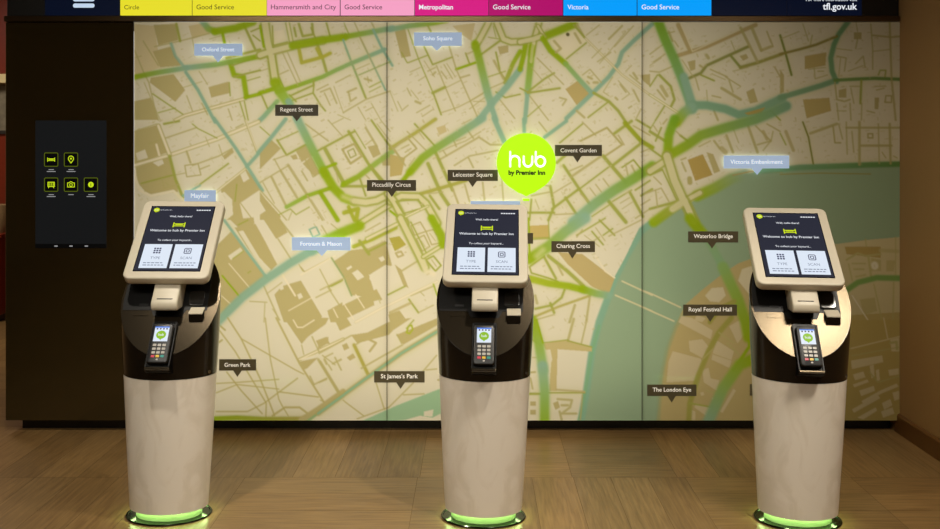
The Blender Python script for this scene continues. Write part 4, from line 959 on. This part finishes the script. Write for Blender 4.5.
def make_kiosk():
    root = empty('check_in_kiosk')
    N = 72
    # base plate and light band
    b = MB()
    el = [(math.cos(2 * PI * i / N), math.sin(2 * PI * i / N)) for i in range(N)]
    prof = [(.164, 0.0), (.1705, 0.0), (.1715, .004), (.169, .0065), (.163, .0065), (.160, .003), (.10, .003)]
    V = [(r * c, (r - .038) * s, z) for r, z in prof for c, s in el]
    Fc = [(j * N + i, j * N + (i + 1) % N, (j + 1) * N + (i + 1) % N, (j + 1) * N + i) for j in range(len(prof) - 1) for i in range(N)]
    Fc.append(tuple(len(V) - N + i for i in range(N)))
    Fc.append(tuple(N - 1 - i for i in range(N)))
    b.add(V, Fc); b.build('base_plate', M['plate_metal'], root, smooth=35)
    b = MB()
    b.prism([(.131 * c, .094 * s) for c, s in el], 0.0031, 0.0368, ident)
    lb = b.build('plinth_band', M['band'], root, smooth=35)
    b = MB(); V = [((r) * c, (r - .038) * s, z) for r, z in ((.140, .0350), (.1505, .0350), (.1505, .0366), (.140, .0366)) for c, s in el]
    b.add(V, [(j * N + i, j * N + (i + 1) % N, ((j + 1) % 4) * N + (i + 1) % N, ((j + 1) % 4) * N + i) for j in range(4) for i in range(N)]); b.build('light_strip', M['led'], lb, smooth=35)
    # white lower shell: a front and a rear half with a fine joint at the sides
    zs = [0.037, 0.045, .12, .2, .3, .4, .5, .575]
    e = math.radians(9)
    b = MB(); shell_wall(b, zs, -PI - e, e, 56); b.build('front_shell', M['shell'], root, smooth=35)
    b = MB(); shell_wall(b, zs, e + .022, PI - e - .022, 40, k=.996); b.build('rear_shell', M['shell'], root, smooth=35)
    # floor of the shell so it is closed towards the light band
    b = MB(); b.prism([(.152 * c, .114 * s) for c, s in el], 0.0369, 0.042, ident); b.build('shell_floor', M['body_black'], root)
    # black body cut by the sloping console
    b = MB(); H = 10; V = []; top = []
    for i in range(N):
        th = 2 * PI * i / N
        z1 = .875
        for _ in range(30): z1 = .875 + 1.42 * rad(z1) * BR * math.sin(th)
        for j in range(H + 1): V.append(bpt(.577 + (z1 - .577) * j / H, th))
    Fc = []
    for i in range(N):
        k = (i + 1) % N
        for j in range(H): Fc.append((i * (H + 1) + j, k * (H + 1) + j, k * (H + 1) + j + 1, i * (H + 1) + j + 1))
    rim = [V[i * (H + 1) + H] for i in range(N)]
    b.add(V, Fc); b.add(rim, [tuple(range(N))]); b.add([V[i * (H + 1)] for i in range(N)], [tuple(range(N - 1, -1, -1))])
    b.build('body', M['body_black'], root, smooth=35)
    # console face
    uv = [(p[0], (p[2] - .875) / math.sin(SL)) for p in rim]
    b = MB(); b.prism([(u * .996, v * .996) for u, v in uv], 0.0002, 0.003, cfr); b.build('console_panel', M['console'], root)
    # thin black plate on the console under the screen
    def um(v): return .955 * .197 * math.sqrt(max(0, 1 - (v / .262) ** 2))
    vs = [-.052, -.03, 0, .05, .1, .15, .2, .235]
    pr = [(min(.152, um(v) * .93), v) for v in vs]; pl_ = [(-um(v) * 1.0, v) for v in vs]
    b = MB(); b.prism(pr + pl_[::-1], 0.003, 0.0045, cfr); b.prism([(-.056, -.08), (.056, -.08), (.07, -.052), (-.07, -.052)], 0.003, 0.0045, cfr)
    rp = b.build('black_plate', M['acrylic'], root)
    # scanner window at the right of the black plate
    b = MB(); b.prism(rrect(.075, .138, -.035, .03, .012), 0.0046, .014, cfr); b.build('scanner_window', M['body_black'], root, bevel=.003)
    # receipt plate at the left with its slit
    b = MB(); b.prism([(-.138, -.078), (-.080, -.078), (-.080, -.055), (-.138, -.055)], .0031, .0046, cfr); b.build('card_plate', M['console'], root, bevel=.0008, seg=1)
    b = MB(); b.prism([(-.122, -.034), (-.086, -.034), (-.086, -.024), (-.122, -.024)], .0046, .006, cfr); b.build('card_slit', M['slot'], root)
    # key card reader at the right
    fx = lambda a, c, t: (t, a, c)
    b = MB(); b.prism([(-.012, .842), (-.066, .822), (-.066, .796), (-.056, .792), (-.045, .815)][::-1], .089, .142, lambda a, c, t: (t, a, c)); rd = b.build('card_reader', M['body_black'], root)
    b = MB(); b.prism([(-.010, .852), (-.070, .830), (-.070, .824), (-.010, .8432)][::-1], .0875, .1435, fx); b.build('reader_cap', M['housing'], rd, bevel=.0015)
    # receipt printer block carrying the screen
    pf = [(y + .07, 1.493 - (1.5 - z) * 1.019) for y, z in ((-.160, .909), (-.170, .899), (-.174, .89), (-.174, .874), (-.168, .863))]
    h0, h1 = hfr(0, -.026, -.036), hfr(0, .10, -.036)
    pp = [(h0[1], h0[2])] + pf + [(-.016, pf[-1][1]), (.07, .972), (h1[1], h1[2])]
    b = MB(); b.prism(pp, -.052, .052, fx); pb = b.build('printer_block', M['housing'], root, bevel=.006, seg=3, smooth=40)
    sd = Vector((0, pf[0][0] - pp[0][0], pf[0][1] - pp[0][1])).normalized(); sn = Vector((0, sd[2], -sd[1])); sm = Vector((0, pf[0][0], pf[0][1])) + sd * .002
    b = MB(); b.box(-.031, .031, -.002, .002, -.001, .0012, fr=lambda u, v, n: tuple(Vector((u, 0, 0)) + sm + sd * v + sn * n)); b.build('receipt_slot', M['slot'], pb)
    # tilted screen housing
    W2, v0, v1, T_ = .171, -.0346, .380, .044
    b = MB(); A = rrect(-W2, W2, v0, v1, .03, 8); n = len(A)
    def ins(d): return rrect(-W2 + d, W2 - d, v0 + d, v1 - d, .03 - d, 8)
    loops = [(ins(.012), -T_), (ins(.003), -T_ + .003), (A, -T_ + .010), (A, -.006), (ins(.0015), -.0022), (ins(.0045), -.0004), (ins(.009), 0)]
    V = [hfr(u, v, nn) for lp, nn in loops for u, v in lp]
    Fc = [(j * n + i, j * n + (i + 1) % n, (j + 1) * n + (i + 1) % n, (j + 1) * n + i) for j in range(len(loops) - 1) for i in range(n)]
    Fc += [tuple(range(n - 1, -1, -1)), tuple((len(loops) - 1) * n + i for i in range(n))]
    b.add(V, Fc); b.build('screen_housing', M['housing'], root, smooth=50)
    # neck behind the screen
    b = MB(); n0, n1 = hfr(0, .12, -.042), hfr(0, .26, -.042)
    b = MB(); b.prism([(n0[1], n0[2]), (.075, .975), (.132, 1.055), (n1[1], n1[2])], -.07, .07, fx); b.build('screen_neck', M['body_black'], root, bevel=.004)
    # the touchscreen and what it shows
    DWd, DHt = .2693, .348
    b = MB(); b.prism([(-DWd / 2, 0), (DWd / 2, 0), (DWd / 2, DHt), (-DWd / 2, DHt)], .0002, .0010, hfr, 1)
    t = .0013
    def R_(x0, x1, y0, y1, m, tt=t): b.poly([hfr((x0 - .5) * DWd, (1 - y1) * DHt, tt), hfr((x1 - .5) * DWd, (1 - y1) * DHt, tt), hfr((x1 - .5) * DWd, (1 - y0) * DHt, tt), hfr((x0 - .5) * DWd, (1 - y0) * DHt, tt)], m)
    R_(.012, .988, .010, .990, 0)
    t2, t3 = .0016, .0019
    X = lambda f: (f - .5) * DWd
    Y = lambda f: (1 - f) * DHt
    b.poly([hfr(X(.095) + .0125 * math.cos(k * PI / 12), Y(.064) + .0115 * math.sin(k * PI / 12), t2) for k in range(24)], 2)
    b.poly([hfr(X(.068), Y(.08), t2), hfr(X(.085), Y(.106), t2), hfr(X(.115), Y(.09), t2)], 2)
    b.text('hub', hfr, X(.095), Y(.064), width=.0135, m=3, t=t3)
    b.text('by Premier Inn', hfr, X(.155), Y(.066), width=.048, m=3, t=t2, align='L')
    for k in range(6): R_(.72 + k * .038, .72 + k * .038 + .029, .058, .074, 3, t2)
    b.text('Well, hello there!', hfr, X(.5), Y(.168), width=.094, m=3, t=t2, bold=.012)
    bed_icon(b, hfr, X(.505), Y(.30), .046, 2, t2, .05)
    b.text('Welcome to hub by Premier Inn', hfr, X(.5), Y(.392), width=.226, m=3, t=t2, bold=.012)
    b.text('To collect your keycard...', hfr, X(.5), Y(.54), width=.142, m=3, t=t2, bold=.008)
    for x0, x1, word in ((.07, .488, 'TYPE'), (.53, .95, 'SCAN')):
        R_(x0, x1, .60, .955, 4, t2)
        c = (x0 + x1) / 2
        if word == 'TYPE':
            for i in range(3):
                for j in range(3):
                    R_(c - .052 + i * .04, c - .052 + i * .04 + .028, .655 + j * .031, .655 + j * .031 + .022, 6, t3)
        else:
            rframe(b, X(c) - .015, X(c) + .015, Y(.70) - .015, Y(.70) + .015, .006, .0035, hfr, 6, t3)
            rframe(b, X(c) - .0075, X(c) + .0075, Y(.70) - .0075, Y(.70) + .0075, .003, .003, hfr, 6, t3)
        b.text(word, hfr, X(c), Y(.805), width=.040 if word == 'TYPE' else .046, m=5, t=t3)
        for k, yy in enumerate((.872, .905)):
            x = x0 + .05
            while x < x1 - .07:
                l = .03 + .035 * ((k * 7 + int(x * 100)) % 5) / 5
                R_(x, min(x + l, x1 - .05), yy, yy + .012, 5, t3); x += l + .013
    b.build('touchscreen', [M['scr_dark'], M['scr_edge'], M['scr_lime'], M['scr_white'], M['scr_tile'], M['scr_grey'], M['scr_ink']], root, merge=False)
    # cradle for the card terminal: tray, rails, ledge and wedge under it
    b = MB()
    b.prism(rrect(-.048, .048, -.308, -.105, .008), .003, .011, cfr)
    b.box(-.048, -.043, -.30, -.112, .011, .019, fr=cfr); b.box(.043, .048, -.30, -.112, .011, .019, fr=cfr)
    e0 = Vector(cfr(0, -.308, .010)); e1 = Vector(cfr(0, -.24, .003))
    b.prism([(e0.y, e0.z), (e0.y + .004, e0.z - .008), (-.128, .598), (-.128, .66), (e1.y, e1.z)], -.048, .048, fx)
    cr = b.build('terminal_cradle', M['acrylic'], root)
    b = MB(); b.box(-.048, .048, -.3095, -.300, .004, .022, fr=cfr); b.build('cradle_ledge', M['console'], cr, bevel=.002)
    # lock on the right of the body
    th = math.radians(-24); p0 = Vector(bpt(.592, th)); nn = Vector((math.cos(th) * BR, math.sin(th), 0)).normalized()
    tu = Vector((-nn.y, nn.x, 0))
    b = MB(); b.prism(circle(0, 0, .0065, 16), -.002, .0025, lambda a, c, t_: tuple(p0 + tu * a + Vector((0, 0, c)) + nn * t_))
    lk = b.build('lock', M['chrome'], root)
    b = MB(); b.prism([(-.001, -.004), (.001, -.004), (.001, .004), (-.001, .004)], .0025, .003, lambda a, c, t_: tuple(p0 + tu * a + Vector((0, 0, c)) + nn * t_)); b.build('keyhole', M['slot'], lk)
    return root

def make_terminal():
    """card terminal; local x right, y up along the console, z out of it; origin at the middle of its back"""
    root = empty('card_terminal')
    w0, w1, l = .041, .036, .083
    b = MB()
    out = rrect(-w0, w0, -l, l, .012, 6)
    tp = lambda d: [(x * (1 - d / .04), y * (1 - d / .083)) for x, y in out]
    loops = [(tp(.003), 0), (out, .004), (out, .018), (tp(.0025), .0245), (tp(.006), .026)]
    n = len(out); V = [(x, y, z) for lp, z in loops for x, y in lp]
    Fc = [(j * n + i, j * n + (i + 1) % n, (j + 1) * n + (i + 1) % n, (j + 1) * n + i) for j in range(len(loops) - 1) for i in range(n)]
    Fc += [tuple(range(n - 1, -1, -1)), tuple((len(loops) - 1) * n + i for i in range(n))]
    b.add(V, Fc); b.build('body', M['term_black'], root, smooth=40)
    z = .026
    b = MB(); b.prism([(-.029, .006), (.027, .006), (.027, .068), (-.029, .068)], z, z + .0006, ident)
    fr = lambda a, c, t: (a - .001, c, z + .0006 + t)
    b.poly([fr(*p, .0003) for p in ((-.028, .063), (.028, .063), (.028, .068), (-.028, .068))], 3)
    for k in range(4):
        b.poly([fr(*p, .0003) for p in ((-.0215 + k * .0125, .0555), (-.0155 + k * .0125, .0555), (-.0155 + k * .0125, .0615), (-.0215 + k * .0125, .0615))], 4)
    b.poly([fr(.019 * math.cos(k * PI / 16), .033 + .0175 * math.sin(k * PI / 16), .0003) for k in range(32)], 1)
    b.poly([fr(-.006, .018, .0003), fr(0, .0105, .0003), fr(.006, .018, .0003)], 1)
    b.text('hub', fr, 0, .034, width=.022, m=2, t=.0006, bold=.01)
    b.build('display', [M['scr_tile'], M['term_green'], M['scr_white'], M['scr_blue'], M['scr_ink']], root, merge=False)
    cols = ['key_silver'] * 9 + ['key_red', 'key_yellow', 'key_green']
    names = {9: 'red key', 10: 'yellow key', 11: 'teal key'}
    for i in range(12):
        r, c = divmod(i, 3)
        x = -.0185 + c * .0185; y = -.010 - r * .0155
        b = MB(); b.prism(rrect(x - .0068, x + .0068, y - .0048, y + .0048, .002, 3), z, z + .0022, ident)
        o = b.build('key', M[cols[i]], root, bevel=.0006, seg=1)
        if i in names: o['label'] = names[i]
    b = MB(); b.prism(rrect(-.004, .004, -.072, -.066, .0028, 4), z, z + .0008, ident); b.build('emblem', M['key_silver'], root)
    return root

k0 = make_kiosk()
t0 = make_terminal()
spots = [(-1.247, 3.875, -1.8, -.003, .0115, 'white and black check-in kiosk in front of the dark glass panel', 'card terminal in the kiosk by the dark glass panel'),
         (.034, 3.85, 1.9, 0, 0, 'white and black check-in kiosk below the lime sign', 'card terminal in the middle kiosk below the lime sign'),
         (1.297, 3.82, 4.4, -.014, -.009, 'white and black check-in kiosk nearest the tan wall, its console bright bronze', 'card terminal in the kiosk nearest the tan wall')]
ROLL = .009                                                        # the floor they stand on falls a little to the right
tl = Vector(cfr(0, -.207, .0112))
for i, (x, y, yaw, hx, dz, lk, lt) in enumerate(spots):
    k = k0 if i == 0 else copy_tree(k0)
    tilt = -math.radians(2.0) if i == 2 else 0.0; PV = Vector((0, .05, 1.1))
    k.location = (x, y, .0015); k.rotation_euler = (0, ROLL, -math.radians(yaw))
    for ch in k.children:
        if ch.name.split('.')[0] in ('screen_housing', 'touchscreen'):
            ch.location = Vector((hx, 0, dz)) + PV - Matrix.Rotation(tilt, 3, 'X') @ PV; ch.rotation_euler.x = tilt    # each screen sits on its own adjustable mount
    tag(k, lk, 'kiosk', 'check-in kiosks')
    t = t0 if i == 0 else copy_tree(t0)
    mw = Matrix.Translation((x, y, .0015)) @ Matrix.Rotation(-math.radians(yaw), 4, 'Z') @ Matrix.Rotation(ROLL, 4, 'Y') @ Matrix.Translation(tl) @ Matrix.Rotation(SL, 4, 'X')
    t.location = mw.to_translation(); t.rotation_euler = mw.to_euler()
    tag(t, lt, 'card terminal', 'card terminals')

# ------------------------------------------------------------------ the strip of lounge beyond the left edge
def lounge():
    X0 = -4.65; X1 = -4.04
    root = empty('sideboard', ((X0 + X1) / 2, 8.28, 0)); tag(root, 'red brown wooden sideboard against the far wall', 'sideboard')
    hw = (X1 - X0) / 2
    b = MB(); b.box(-hw, hw, -.2, .2, .06, .72); b.build('body', M['red_wood'], root, bevel=.006)
    b = MB(); b.box(-hw - .02, hw + .02, -.22, .22, .72, .75); b.build('top', M['red_wood'], root, bevel=.004)
    b = MB(); b.box(-hw + .03, hw - .03, -.17, .17, 0, .06); b.build('plinth', M['frame_dark'], root)
    for s in (-1, 1):
        b = MB(); b.box(min(s * .01, s * (hw - .02)), max(s * .01, s * (hw - .02)), -.215, -.2, .1, .69); d = b.build('door', M['red_wood'], root, bevel=.003)
        b = MB(); b.box(s * .03 - .006, s * .03 + .006, -.235, -.215, .36, .46); b.build('handle', M['chrome'], d, bevel=.002)
    def lathe(name, prof, m, x, y, z, n=24):
        b = MB(); V = [(r * math.cos(2 * PI * i / n), r * math.sin(2 * PI * i / n), h) for r, h in prof for i in range(n)]
        Fc = [(j * n + i, j * n + (i + 1) % n, (j + 1) * n + (i + 1) % n, (j + 1) * n + i) for j in range(len(prof) - 1) for i in range(n)] + [tuple(range(n - 1, -1, -1))]
        b.add(V, Fc); o = b.build(name, m, smooth=40); o.location = (x, y, z); return o
    tag(lathe('basket', [(.09, 0), (.11, .06), (.12, .16), (.125, .24), (.115, .24), (.11, .16), (.1, .05), (.08, .02)], M['basket'], -4.17, 8.25, .75), 'woven basket on the sideboard', 'basket')
    tag(lathe('bowl', [(.04, 0), (.09, .03), (.11, .09), (.10, .09), (.08, .035), (.02, .015)], M['pot'], -4.45, 8.25, .75), 'dark glazed bowl on the sideboard', 'bowl')
    root = empty('picture_frame', (-4.2, YB, 1.86)); tag(root, 'dark framed picture on the far wall', 'picture')
    b = MB()
    for a in ((-.19, .19, -.25, -.22), (-.19, .19, .22, .25), (-.19, -.16, -.22, .22), (.16, .19, -.22, .22)): b.box(a[0], a[1], -.03, 0, a[2], a[3])
    b.build('frame', M['frame_dark'], root)
    b = MB(); b.box(-.16, .16, -.012, -.002, -.22, .22); b.build('print', M['print_grey'], root)
    b = MB(); b.box(-4.7, -3.95, 8.42, YB, 2.06, 2.14); s = b.build('wall_shelf', M['cream_trim'], bevel=.004); tag(s, 'cream shelf on the far wall over the picture', 'shelf')
lounge()
